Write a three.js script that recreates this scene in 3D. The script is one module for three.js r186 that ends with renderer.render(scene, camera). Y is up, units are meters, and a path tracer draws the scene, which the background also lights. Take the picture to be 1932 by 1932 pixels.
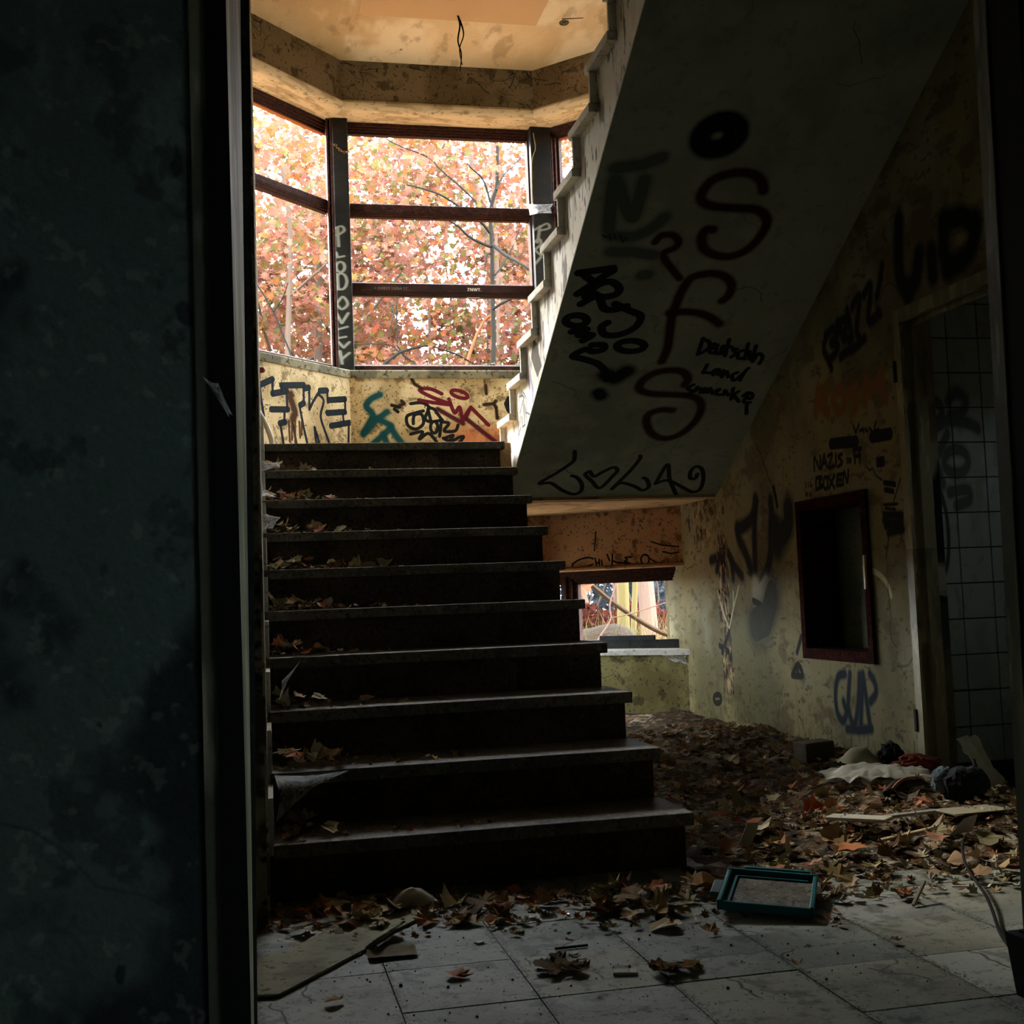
import * as THREE from 'three';
import { mergeGeometries } from 'three/addons/utils/BufferGeometryUtils.js';
import { RoundedBoxGeometry } from 'three/addons/geometries/RoundedBoxGeometry.js';

// ---------- camera, sky, exposure ----------
const scene = new THREE.Scene();
const R = THREE.MathUtils.degToRad;
const camera = new THREE.PerspectiveCamera(45.39, 1, 0.05, 200);
camera.position.set(0, 0.864, 3.694);
camera.rotation.set(R(3.98), R(-12.36), R(-2.21), 'YXZ');
scene.background = new THREE.Color().setRGB(0.92, 0.985, 1.05);   // cool white overcast sky
scene.backgroundIntensity = 28;
const sun = new THREE.DirectionalLight(0xfff4e6, 22);            // veiled sun behind thin cloud, high beyond the bay
sun.position.set(-5.5, 9.5, -13.5); sun.target.position.set(1.4, 0.2, 0.2); sun.shadow.radius = 46; sun.castShadow = true;
sun.shadow.mapSize.set(2048, 2048); Object.assign(sun.shadow.camera, { left: -9, right: 9, top: 9, bottom: -9, near: 1, far: 40 });
scene.add(sun, sun.target);
const renderer = new THREE.WebGLRenderer({ antialias: true });
renderer.toneMapping = THREE.LinearToneMapping;
renderer.toneMappingExposure = 1.0;
renderer.shadowMap.enabled = true;

// ---------- helpers ----------
function rng(seed) { let s = seed >>> 0; return () => { s = (s + 0x6d2b79f5) | 0; let t = Math.imul(s ^ (s >>> 15), 1 | s); t = (t + Math.imul(t ^ (t >>> 7), 61 | t)) ^ t; return ((t ^ (t >>> 14)) >>> 0) / 4294967296; }; }
const taken = new Map();
function numbered(n) { const k = taken.get(n) ?? 0; taken.set(n, k + 1); return k ? n + '_' + String(k).padStart(3, '0') : n; }
function tag(o, label, category, group, kind) {
  if (label) o.userData.label = label;
  if (category) o.userData.category = category;
  if (group) o.userData.group = group;
  if (kind) o.userData.kind = kind;
  return o;
}
function mesh(name, geo, mat, parent = scene) {
  const m = new THREE.Mesh(geo, mat);
  m.name = parent === scene ? numbered(name) : name;
  if (parent !== scene) { const k = parent.children.filter((c) => c.name === name || c.name.startsWith(name + '_')).length; if (k) m.name = name + '_' + String(k).padStart(3, '0'); }
  m.castShadow = m.receiveShadow = true;
  parent.add(m);
  return m;
}
function thing(name, label, category, pos = [0, 0, 0], group) {
  const g = new THREE.Group(); g.name = numbered(name); g.position.set(...pos); scene.add(g);
  return tag(g, label, category, group);
}
function structure(name, label) { const g = new THREE.Group(); g.name = numbered(name); scene.add(g); return tag(g, label, null, null, 'structure'); }
const smooth = (a, b, x) => { const t = Math.min(1, Math.max(0, (x - a) / (b - a))); return t * t * (3 - 2 * t); };

// uv in metres from position and normal
function metricUV(g) {
  if (g.index) g = g.toNonIndexed();
  if (!g.attributes.normal) g.computeVertexNormals();
  const p = g.attributes.position, n = g.attributes.normal, uv = new Float32Array(p.count * 2);
  for (let i = 0; i < p.count; i += 3) {
    let nx = 0, ny = 0, nz = 0;
    for (let k = 0; k < 3; k++) { nx += Math.abs(n.getX(i + k)); ny += Math.abs(n.getY(i + k)); nz += Math.abs(n.getZ(i + k)); }
    for (let k = 0; k < 3; k++) {
      const j = i + k, x = p.getX(j), y = p.getY(j), z = p.getZ(j);
      if (ny >= nx && ny >= nz) { uv[2 * j] = x; uv[2 * j + 1] = z; } else if (nx >= nz) { uv[2 * j] = z; uv[2 * j + 1] = y; } else { uv[2 * j] = x; uv[2 * j + 1] = y; }
    }
  }
  g.setAttribute('uv', new THREE.BufferAttribute(uv, 2));
  return g;
}
function box(x0, x1, y0, y1, z0, z1, r = 0) {
  const w = x1 - x0, h = y1 - y0, d = z1 - z0;
  const g = r ? new RoundedBoxGeometry(w, h, d, 1, Math.min(r, w / 2.1, h / 2.1, d / 2.1)) : new THREE.BoxGeometry(w, h, d);
  g.translate((x0 + x1) / 2, (y0 + y1) / 2, (z0 + z1) / 2);
  return metricUV(g);
}
// eight corners: bottom four then top four, each ring counter-clockwise from above
function hexa(c) {
  const f = [[0, 3, 2, 1], [4, 5, 6, 7], [0, 1, 5, 4], [1, 2, 6, 5], [2, 3, 7, 6], [3, 0, 4, 7]], pos = [];
  for (const [a, b, d, e] of f) for (const i of [a, b, d, a, d, e]) pos.push(...c[i]);
  const g = new THREE.BufferGeometry();
  g.setAttribute('position', new THREE.Float32BufferAttribute(pos, 3));
  let vol = 0; const A = new THREE.Vector3(), B = new THREE.Vector3(), D = new THREE.Vector3();
  for (let i = 0; i < pos.length; i += 9) { A.fromArray(pos, i); B.fromArray(pos, i + 3); D.fromArray(pos, i + 6); vol += A.dot(B.cross(D)); }
  if (vol < 0) for (let i = 0; i < pos.length; i += 9) for (let k = 0; k < 3; k++) { const t = pos[i + 3 + k]; pos[i + 3 + k] = pos[i + 6 + k]; pos[i + 6 + k] = t; }
  g.setAttribute('position', new THREE.Float32BufferAttribute(pos, 3));
  g.computeVertexNormals();
  return metricUV(g);
}
// polygon given as [z, y] pairs, extruded from x1 down to x0; the face at x0 carries uv = (z, y)
function sideSlab(poly, x0, x1, holes = []) {
  const s = new THREE.Shape(poly.map(([a, b]) => new THREE.Vector2(a, b)));
  for (const h of holes) s.holes.push(new THREE.Path(h.map(([a, b]) => new THREE.Vector2(a, b))));
  const g = new THREE.ExtrudeGeometry(s, { depth: x1 - x0, bevelEnabled: false });
  g.applyMatrix4(new THREE.Matrix4().makeBasis(new THREE.Vector3(0, 0, 1), new THREE.Vector3(0, 1, 0), new THREE.Vector3(-1, 0, 0)).setPosition(x1, 0, 0));
  g.deleteAttribute('normal'); g.computeVertexNormals();
  return metricUV(g);
}
// polygon given as [x, z] pairs, from y0 up to y1
function planSlab(poly, y0, y1, holes = []) {
  const s = new THREE.Shape(poly.map(([a, b]) => new THREE.Vector2(a, -b)));
  for (const h of holes) s.holes.push(new THREE.Path(h.map(([a, b]) => new THREE.Vector2(a, -b))));
  const g = new THREE.ExtrudeGeometry(s, { depth: y1 - y0, bevelEnabled: false });
  g.rotateX(-Math.PI / 2); g.translate(0, y0, 0);
  return metricUV(g);
}
function tube(points, r0, r1, sides = 6, per = 4) {
  const c = new THREE.CatmullRomCurve3(points.map((p) => new THREE.Vector3(...p))), n = (points.length - 1) * per;
  const g = new THREE.TubeGeometry(c, n, 1, sides, false), p = g.attributes.position, q = new THREE.Vector3(), v = new THREE.Vector3();
  for (let i = 0; i <= n; i++) {
    c.getPointAt(i / n, q); const r = r0 + (r1 - r0) * i / n;
    for (let k = 0; k <= sides; k++) { const j = i * (sides + 1) + k; v.fromBufferAttribute(p, j).sub(q).multiplyScalar(r).add(q); p.setXYZ(j, v.x, v.y, v.z); }
  }
  g.computeVertexNormals();
  return g;
}

// ---------- textures ----------
function noiseField(w, h, cell, oct, seed, sy = 1) {
  const out = new Float32Array(w * h); let amp = 1, tot = 0, cx = cell, cy = cell * sy;
  const rand = rng(seed);
  for (let o = 0; o < oct; o++) {
    const gw = Math.ceil(w / cx) + 2, gh = Math.ceil(h / cy) + 2, grid = new Float32Array(gw * gh);
    for (let i = 0; i < grid.length; i++) grid[i] = rand();
    for (let y = 0; y < h; y++) {
      const fy = y / cy, iy = fy | 0; let ty = fy - iy; ty = ty * ty * (3 - 2 * ty);
      for (let x = 0; x < w; x++) {
        const fx = x / cx, ix = fx | 0; let tx = fx - ix; tx = tx * tx * (3 - 2 * tx);
        const a = iy * gw + ix, b = a + gw;
        out[y * w + x] += amp * ((grid[a] * (1 - tx) + grid[a + 1] * tx) * (1 - ty) + (grid[b] * (1 - tx) + grid[b + 1] * tx) * ty);
      }
    }
    tot += amp; amp *= 0.55; cx = Math.max(1.2, cx / 2.1); cy = Math.max(1.2, cy / 2.1);
  }
  for (let i = 0; i < out.length; i++) out[i] /= tot;
  return out;
}
// layers: [colour, cell px, octaves, from, to, strength, vertical stretch]
function paint(w, h, base, layers, seed, draw) {
  const cv = document.createElement('canvas'); cv.width = w; cv.height = h;
  const ctx = cv.getContext('2d'), im = ctx.createImageData(w, h), d = im.data, n = w * h, c = new Float32Array(n * 3);
  for (let i = 0; i < n; i++) { c[3 * i] = base[0]; c[3 * i + 1] = base[1]; c[3 * i + 2] = base[2]; }
  layers.forEach(([col, cell, oct, lo, hi, str, sy], k) => {
    const f = noiseField(w, h, cell, oct, seed * 97 + k * 13 + 5, sy ?? 1);
    for (let i = 0; i < n; i++) { const t = smooth(lo, hi, f[i]) * str; for (let q = 0; q < 3; q++) c[3 * i + q] += (col[q] - c[3 * i + q]) * t; }
  });
  const rand = rng(seed + 991);
  for (let i = 0; i < n; i++) { const g = (rand() - 0.5) * 9; for (let q = 0; q < 3; q++) d[4 * i + q] = Math.max(0, Math.min(255, c[3 * i + q] + g)); d[4 * i + 3] = 255; }
  ctx.putImageData(im, 0, 0);
  if (draw) draw(ctx, w, h);
  return cv;
}
function toTexture(cv, x0, y0, sx, sy) {   // covers uv from (x0, y0) over sx by sy metres
  const t = new THREE.CanvasTexture(cv);
  t.colorSpace = THREE.SRGBColorSpace; t.wrapS = t.wrapT = THREE.RepeatWrapping; t.magFilter = THREE.LinearFilter;
  t.repeat.set(1 / sx, 1 / sy); t.offset.set(-x0 / sx, -y0 / sy);
  return t;
}
const bumpCanvas = (() => {
  const n = 512, f = noiseField(n, n, 40, 5, 77), f2 = noiseField(n, n, 9, 3, 78), d = new Uint8Array(n * n * 4);
  for (let y = 0; y < n; y++) for (let x = 0; x < n; x++) {
    // fold so that the tile repeats
    const ax = Math.abs(x - n / 2) | 0, ay = Math.abs(y - n / 2) | 0, i = ay * n + ax, v = Math.max(0, Math.min(255, (f[i] * 0.65 + f2[i] * 0.35) * 255));
    const o = (y * n + x) * 4; d[o] = d[o + 1] = d[o + 2] = v; d[o + 3] = 255;
  }
  return d;
})();
function bumpTexture(size) {
  const t = new THREE.DataTexture(bumpCanvas, 512, 512); t.wrapS = t.wrapT = THREE.RepeatWrapping; t.magFilter = THREE.LinearFilter; t.repeat.set(1 / size, 1 / size); t.needsUpdate = true; return t;
}
const BUMP = bumpTexture(0.9);
function std(o) { return new THREE.MeshPhysicalMaterial({ roughness: 0.9, specularIntensity: 0.35, ...o }); }   // dusty, matt surfaces
function plaster(cv, x0, y0, sx, sy, o = {}) { return std({ map: toTexture(cv, x0, y0, sx, sy), bumpMap: BUMP, bumpScale: 0.003, ...o }); }
// spray and marker strokes; the list holds [colour, width in metres, soft, [[x, y, x, y ...] ...]] in metres on the surface
function ink(ctx, list, x0, y1, ppm, ppmY = ppm) {
  ctx.lineCap = 'round'; ctx.lineJoin = 'round';
  for (const [col, w, soft, strokes] of list) for (const s of strokes) {
    const P = []; for (let i = 0; i < s.length; i += 2) P.push([(s[i] - x0) * ppm, (y1 - s[i + 1]) * ppmY]);
    const trace = () => {
      ctx.beginPath(); ctx.moveTo(...P[0]);
      for (let i = 0; i < P.length - 1; i++) {
        const a = P[Math.max(0, i - 1)], b = P[i], c = P[i + 1], d = P[Math.min(P.length - 1, i + 2)], k = P.length > 3 ? 1 / 6 : 0;
        ctx.bezierCurveTo(b[0] + (c[0] - a[0]) * k, b[1] + (c[1] - a[1]) * k, c[0] - (d[0] - b[0]) * k, c[1] - (d[1] - b[1]) * k, c[0], c[1]);
      }
      ctx.stroke();
    };
    ctx.strokeStyle = col;
    const W = w * ppm * 1.22;
    if (soft) for (const [k, a] of [[1.7, 0.1], [1.45, 0.16], [1.2, 0.3]]) { ctx.globalAlpha = a; ctx.lineWidth = W * k; trace(); }
    ctx.globalAlpha = 0.93; ctx.lineWidth = W * (soft ? 0.9 : 1); trace(); ctx.globalAlpha = 1;
  }
}
// ragged dark cracks, holes and streaks scattered over a canvas
function grime(ctx, w, h, seed, n, col, size, tall = 1) {
  const r = rng(seed);
  for (let i = 0; i < n; i++) {
    const x = r() * w, y = r() * h, s = size * (0.3 + r() * r() * 1.6); ctx.fillStyle = col; ctx.globalAlpha = 0.25 + r() * 0.6;
    ctx.beginPath(); const m = 7;
    for (let k = 0; k < m; k++) { const a = k / m * 6.283, q = s * (0.35 + r() * 0.8); ctx[k ? 'lineTo' : 'moveTo'](x + Math.cos(a) * q, y + Math.sin(a) * q * tall); }
    ctx.closePath(); ctx.fill();
  }
  ctx.globalAlpha = 1;
}
function cracks(ctx, w, h, seed, n, col, len, wid) {
  const r = rng(seed); ctx.strokeStyle = col; ctx.lineCap = 'round';
  for (let i = 0; i < n; i++) {
    let x = r() * w, y = r() * h, a = r() * 6.283; ctx.globalAlpha = 0.3 + r() * 0.5; ctx.lineWidth = wid * (0.4 + r()); ctx.beginPath(); ctx.moveTo(x, y);
    for (let k = 0; k < 7; k++) { a += (r() - 0.5) * 1.5; x += Math.cos(a) * len / 7; y += Math.sin(a) * len / 7; ctx.lineTo(x, y); }
    ctx.stroke();
  }
  ctx.globalAlpha = 1;
}

const hash = (x, z) => { const s = Math.sin(x * 127.1 + z * 311.7) * 43758.5453; return s - Math.floor(s); };
function vnoise(x, z) { const ix = Math.floor(x), iz = Math.floor(z), tx = smooth(0, 1, x - ix), tz = smooth(0, 1, z - iz); const a = hash(ix, iz), b = hash(ix + 1, iz), c = hash(ix, iz + 1), d = hash(ix + 1, iz + 1); return (a + (b - a) * tx) * (1 - tz) + (c + (d - c) * tx) * tz; }

// ---------- graffiti: [colour, width in metres, soft, strokes], strokes in metres on their own surface ----------
const INK_SOFFIT=[['#0b1014',0.0418,1,[[1.993,2.638,2.01,2.586,1.991,2.532,1.943,2.497,1.884,2.495,1.838,2.528,1.822,2.581,1.842,2.634,1.89,2.668,1.947,2.669,1.993,2.638],[1.949,2.611,1.958,2.583,1.947,2.553,1.921,2.535,1.889,2.534,1.865,2.551,1.856,2.579,1.867,2.608,1.893,2.626,1.925,2.627,1.949,2.611]]],['#351a14',0.0337,1,[[2.205,2.306,2.171,2.364,2.11,2.397,2.036,2.394,1.959,2.355,1.932,2.282,1.952,2.234,2.014,2.211,2.118,2.206,2.209,2.201,2.269,2.159,2.286,2.109,2.275,2.029,2.239,1.96,2.18,1.924,2.104,1.929,2.039,1.967,2.008,2.032,2.015,2.078,2.046,2.079],[2.232,1.641,2.251,1.679,2.246,1.737,2.21,1.786,2.151,1.813,2.087,1.811,2.031,1.781,2.011,1.702,2.009,1.614,2.012,1.525,2.031,1.417,2.051,1.306,2.049,1.208],[1.992,1.554,2.062,1.563,2.131,1.557,2.205,1.528,2.265,1.483],[2.222,1.03,2.224,1.082,2.176,1.133,2.103,1.141,2.028,1.116,1.984,1.056,1.988,0.995,2.057,0.96,2.181,0.951,2.276,0.941,2.337,0.905,2.369,0.841,2.372,0.747,2.338,0.652,2.286,0.595,2.215,0.587,2.144,0.637,2.094,0.732,2.095,0.797,2.154,0.828,2.212,0.824]]],['#351a14',0.0263,1,[[1.8,1.999,1.82,2.039,1.871,2.041,1.906,2.009,1.902,1.969,1.859,1.935,1.875,1.895,1.922,1.841,1.977,1.78]]],['#0b1014',0.0178,0,[[2.214,1.38,2.222,1.267],[2.216,1.372,2.252,1.356,2.266,1.316,2.248,1.283,2.223,1.262],[2.278,1.3,2.295,1.317,2.285,1.341,2.272,1.324,2.277,1.284,2.301,1.272],[2.304,1.333,2.313,1.276,2.335,1.273,2.335,1.325,2.349,1.268],[2.353,1.374,2.37,1.252],[2.344,1.325,2.384,1.318],[2.418,1.302,2.396,1.302,2.421,1.269,2.406,1.244],[2.454,1.294,2.432,1.277,2.447,1.236,2.468,1.236],[2.463,1.343,2.484,1.228],[2.476,1.269,2.49,1.286,2.51,1.228],[2.51,1.328,2.531,1.211,2.542,1.27,2.575,1.245,2.575,1.195],[2.296,1.184,2.292,1.125,2.34,1.122],[2.355,1.151,2.342,1.134,2.356,1.108,2.368,1.151,2.382,1.108],[2.396,1.142,2.404,1.091,2.416,1.134,2.439,1.091],[2.479,1.126,2.457,1.108,2.476,1.065,2.494,1.082,2.527,1.16],[2.518,1.143,2.512,1.065],[2.27,1.03,2.245,1.003,2.277,0.977,2.256,0.95],[2.295,1.012,2.29,0.977,2.315,1.003,2.327,0.968],[2.345,0.968,2.341,1.003,2.367,0.968,2.368,1.003,2.396,0.959],[2.407,0.985,2.423,0.994,2.413,0.959,2.442,0.949],[2.46,0.949,2.456,0.985,2.488,0.946],[2.496,1.003,2.514,0.913],[2.534,0.976,2.514,0.949,2.564,0.894],[2.571,0.94,2.591,0.967,2.591,0.894,2.63,0.885],[2.626,0.94,2.627,0.925,2.622,0.915,2.613,0.915,2.604,0.925,2.597,0.94,2.596,0.955,2.601,0.964,2.61,0.964,2.619,0.954,2.626,0.94],[2.615,0.875,2.641,0.791]]],['#0b1014',0.0204,0,[[1.754,0.478,1.766,0.418,1.76,0.377,1.696,0.287,1.613,0.189,1.678,0.187,1.756,0.117,1.83,0.075,1.87,0.102,1.862,0.167,1.822,0.232,1.786,0.254],[1.88,0.293,1.861,0.262,1.914,0.197,1.975,0.131,2.026,0.247,2.039,0.299,2.007,0.325,1.953,0.28,1.916,0.244,1.88,0.293],[2.138,0.43,2.143,0.399,2.117,0.297,2.078,0.193,2.05,0.118,2.089,0.175,2.169,0.147,2.234,0.101,2.264,0.122,2.262,0.154,2.232,0.209,2.211,0.221],[2.299,0.163,2.32,0.343,2.373,0.204,2.46,0.042],[2.299,0.163,2.36,0.193,2.449,0.14,2.542,0.076,2.587,0.096,2.579,0.195,2.541,0.293,2.496,0.322,2.478,0.274,2.497,0.209,2.527,0.208,2.527,0.251]]],['#0b1014',0.0337,0,[[1.645,1.836,1.576,1.821,1.492,1.802],[1.506,1.805,1.578,1.742,1.515,1.67],[1.649,1.82,1.606,1.777,1.578,1.742],[1.555,1.656,1.597,1.728,1.655,1.751,1.705,1.71,1.695,1.669,1.635,1.654,1.599,1.671],[1.545,1.605,1.613,1.657,1.663,1.578,1.719,1.572,1.768,1.595],[1.71,1.609,1.791,1.566,1.855,1.529,1.847,1.453,1.782,1.401,1.71,1.4,1.68,1.451,1.702,1.482],[1.929,1.321,1.921,1.298,1.89,1.284,1.846,1.283,1.808,1.297,1.789,1.32,1.797,1.342,1.828,1.356,1.871,1.357,1.91,1.343,1.929,1.321],[1.599,1.495,1.593,1.474,1.57,1.46,1.538,1.46,1.509,1.473,1.495,1.494,1.501,1.515,1.524,1.528,1.556,1.529,1.584,1.516,1.599,1.495],[1.541,1.418,1.609,1.435,1.579,1.396,1.645,1.396,1.609,1.357],[1.661,1.326,1.716,1.327,1.724,1.295,1.677,1.279,1.634,1.294,1.583,1.246,1.638,1.225,1.72,1.19,1.781,1.123,1.793,1.073]]],['#0b1014',0.0661,1,[[1.785,1.107,1.837,1.081,1.883,1.132]]],['#0b1014',0.0529,1,[[1.776,0.969,1.794,0.943]]],['#59665f',0.0486,1,[[1.569,2.069,1.546,2.217,1.536,2.336,1.602,2.219,1.663,2.135,1.664,2.246,1.661,2.341],[1.588,2.031,1.69,2.028,1.767,2.082,1.802,2.141],[1.52,2.395,1.629,2.419,1.704,2.461],[1.611,1.934,1.713,1.937,1.811,1.92],[1.791,1.796,1.817,1.8]]],['#3c4744',0.0103,0,[[1.553,2.03,1.571,2.018],[1.581,2.037,1.594,2.005],[1.601,2.038,1.613,2.013],[1.628,2.032,1.653,1.994,1.661,2.021]]]];
const INK_RIGHT=[['#0b1014',0.0530,1,[[-0.86,2.372,-0.877,2.255,-0.875,2.132,-0.82,2.058],[-0.82,2.058,-0.754,2.1,-0.723,2.19],[-0.632,2.171,-0.631,2.08],[-0.533,2.263,-0.548,2.159,-0.529,2.078],[-0.529,2.075,-0.419,2.085,-0.352,2.127,-0.326,2.192],[-0.53,2.265,-0.412,2.247,-0.326,2.192]]],['#0b1014',0.0265,1,[[-1.556,2.039,-1.588,1.978,-1.547,1.916,-1.525,1.874],[-1.564,2.038,-1.482,2.053,-1.447,2.019,-1.513,1.992,-1.452,1.972,-1.472,1.939,-1.542,1.915],[-1.44,2.074,-1.389,1.981],[-1.441,2.066,-1.366,2.071,-1.361,2.026,-1.401,2.013,-1.331,1.961],[-1.343,2.11,-1.314,1.975],[-1.298,2.11,-1.224,2.139,-1.266,2.005,-1.249,1.965],[-1.185,2.137,-1.121,2.163,-1.156,2.023,-1.094,2.015],[-1.015,2.225,-1.039,2.162,-1.07,2.107],[-1.071,2.038,-1.058,2.021],[-1.429,1.908,-1.366,1.921,-1.329,1.92,-1.276,1.927,-1.201,1.947]]],['#80592a',0.0385,1,[[-1.668,1.801,-1.711,1.693],[-1.571,1.784,-1.688,1.743,-1.584,1.673],[-1.413,1.705,-1.427,1.679,-1.457,1.666,-1.491,1.671,-1.516,1.693,-1.524,1.723,-1.509,1.75,-1.48,1.763,-1.446,1.757,-1.42,1.735,-1.413,1.705],[-1.298,1.744,-1.359,1.732,-1.305,1.68,-1.354,1.644],[-1.208,1.763,-1.234,1.668],[-1.083,1.761,-1.055,1.652],[-1.228,1.717,-1.075,1.718]]],['#0b1014',0.0096,0,[[-1.347,1.578,-1.329,1.543,-1.296,1.577],[-1.292,1.548,-1.262,1.551,-1.257,1.536],[-1.241,1.548,-1.221,1.535],[-1.206,1.547,-1.18,1.529],[-1.148,1.563,-1.166,1.527,-1.124,1.531],[-1.424,1.439,-1.426,1.42],[-1.408,1.418,-1.406,1.436,-1.393,1.417,-1.391,1.435]]],['#0b1014',0.0355,0,[[-1.57,1.524,-1.446,1.515,-1.329,1.504],[-1.189,1.505,-1.033,1.498]]],['#0b1014',0.0157,0,[[-1.153,1.401,-1.099,1.398],[-1.153,1.378,-1.101,1.376],[-1.104,1.295,-1.019,1.279],[-1.101,1.264,-1.036,1.251]]],['#0b1014',0.0124,0,[[-1.757,1.42,-1.749,1.481,-1.698,1.421,-1.687,1.481],[-1.681,1.419,-1.648,1.484,-1.623,1.421],[-1.67,1.445,-1.629,1.444],[-1.609,1.472,-1.565,1.474,-1.607,1.417,-1.554,1.42],[-1.529,1.471,-1.535,1.418],[-1.47,1.464,-1.507,1.456,-1.472,1.426,-1.516,1.41],[-1.353,1.47,-1.352,1.412],[-1.36,1.471,-1.287,1.467],[-1.356,1.441,-1.302,1.436],[-1.302,1.463,-1.308,1.41],[-1.745,1.38,-1.751,1.325],[-1.745,1.379,-1.686,1.38,-1.714,1.354,-1.683,1.336,-1.751,1.325],[-1.626,1.345,-1.632,1.329,-1.645,1.32,-1.659,1.321,-1.669,1.332,-1.671,1.35,-1.665,1.366,-1.652,1.375,-1.638,1.374,-1.628,1.362,-1.626,1.345],[-1.618,1.375,-1.563,1.317],[-1.553,1.374,-1.62,1.318],[-1.525,1.374,-1.539,1.325,-1.489,1.324],[-1.525,1.372,-1.475,1.373],[-1.528,1.349,-1.49,1.348],[-1.476,1.323,-1.459,1.38,-1.434,1.33,-1.419,1.383],[-2.239,1.385,-2.209,1.312]]],['#3a1d12',0.0086,0,[[-1.858,1.368,-1.857,1.349],[-1.832,1.367,-1.831,1.348],[-1.806,1.367,-1.809,1.348,-1.791,1.348],[-1.866,1.306,-1.861,1.321,-1.845,1.304,-1.84,1.319],[-1.823,1.302,-1.812,1.317,-1.801,1.3]]],['#2a2f2c',0.0057,1,[[-1.253,1.386,-1.227,1.362,-1.199,1.366,-1.175,1.335,-1.123,1.309],[-1.122,1.202,-1.003,1.195]]]];
const INK_RIGHT2=[['#0b1014',0.0463,1,[[-2.472,1.334,-2.491,1.287,-2.543,1.238,-2.661,1.205,-2.74,1.198],[-2.472,1.334,-2.497,1.235,-2.514,1.11,-2.523,0.968],[-2.744,1.199,-2.728,1.144,-2.642,1.055,-2.579,0.963],[-2.278,1.317,-2.278,1.241,-2.295,1.149,-2.314,1.041,-2.362,0.963,-2.441,0.9]]],['#14201f',0.0915,1,[[-2.072,1.254,-2.081,1.185,-2.153,1.133,-2.247,1.117],[-2.248,1.182,-2.227,1.08]]],['#0b1014',0.0342,1,[[-3.168,1.037,-3.047,1.049,-2.958,1.085],[-2.958,1.085,-2.968,1.006,-2.98,0.919],[-2.888,1.066,-2.826,1.001,-2.707,0.928],[-2.852,1.033,-2.836,0.924],[-3.027,1.04,-3.078,0.978]]],['#9a9a86',0.0686,1,[[-2.534,0.879,-2.524,0.812,-2.466,0.841,-2.389,0.884]]],['#a3a595',0.0297,1,[[-2.486,0.76,-2.456,0.709,-2.447,0.643]]],['#b3b08c',0.0116,0,[[-3.085,0.849,-3.006,0.721,-2.935,0.635],[-2.983,0.816,-2.965,0.721],[-2.763,0.876,-2.858,0.753,-2.935,0.635],[-2.846,0.846,-2.856,0.768]]],['#0b1014',0.0240,0,[[-2.937,0.619,-3.057,0.498],[-3.094,0.536,-2.962,0.505],[-2.573,0.794,-2.475,0.772],[-2.376,0.782,-2.31,0.76],[-2.231,1.381,-2.201,1.286]]],['#33362b',0.1352,1,[[-2.562,0.664,-2.414,0.695,-2.329,0.811]]],['#c2bd93',0.0184,0,[[-1.281,0.925,-1.211,0.907,-1.155,0.878,-1.118,0.842,-1.105,0.807]]],['#0c1a26',0.0249,1,[[-1.562,0.45,-1.631,0.433,-1.668,0.354,-1.659,0.265,-1.608,0.231,-1.57,0.272,-1.591,0.321],[-1.515,0.452,-1.547,0.299,-1.504,0.222,-1.455,0.307,-1.425,0.451],[-1.438,0.234,-1.393,0.458,-1.356,0.242],[-1.33,0.462,-1.291,0.428,-1.285,0.38,-1.338,0.34],[-1.572,0.197,-1.455,0.202,-1.34,0.219]]],['#1b1a16',0.0223,0,[[-3.108,0.224,-3.122,0.208,-3.153,0.197,-3.191,0.194,-3.22,0.201,-3.23,0.216,-3.216,0.232,-3.184,0.243,-3.147,0.246,-3.118,0.239,-3.108,0.224],[-2.13,0.413,-2.011,0.419,-2.059,0.471,-2.13,0.413],[-2.075,0.464,-2.057,0.423],[-2.002,0.61,-2.059,0.533]]],['#151a19',0.0210,1,[[-1.122,1.156,-0.976,1.145],[-1.116,1.108,-0.979,1.117],[-1.097,1.077,-0.972,1.087],[-1.125,1.133,-0.993,1.089]]],['#151a19',0.0085,0,[[-1.111,1.2,-1.015,1.196],[-1.107,1.185,-1.028,1.173]]]];
const INK_FACET=[['#0b1014',0.0099,0,[[0.318,1.098,0.277,1.107,0.216,1.097,0.166,1.073,0.157,1.05,0.191,1.042,0.251,1.046,0.312,1.06],[0.333,1.098,0.341,1.045],[0.362,1.09,0.362,1.044],[0.339,1.068,0.361,1.07],[0.38,1.081,0.383,1.05],[0.423,1.119,0.439,1.079],[0.463,1.117,0.456,1.046],[0.458,1.079,0.497,1.064,0.569,1.054,0.634,1.044,0.673,1.049],[0.597,1.094,0.557,1.093,0.57,1.076,0.548,1.068,0.584,1.056],[0.729,1.072,0.722,1.053,0.707,1.043,0.689,1.043,0.674,1.056,0.669,1.075,0.676,1.093,0.692,1.104,0.71,1.103,0.724,1.091,0.729,1.072]]],['#0b1014',0.0079,0,[[0.735,1.078,0.783,1.05,0.852,1.041,0.939,1.043],[0.347,1.273,0.328,1.15],[0.748,1.185,0.83,1.158,0.94,1.143],[0.828,1.117,0.883,1.102,0.939,1.108]]]];
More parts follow.
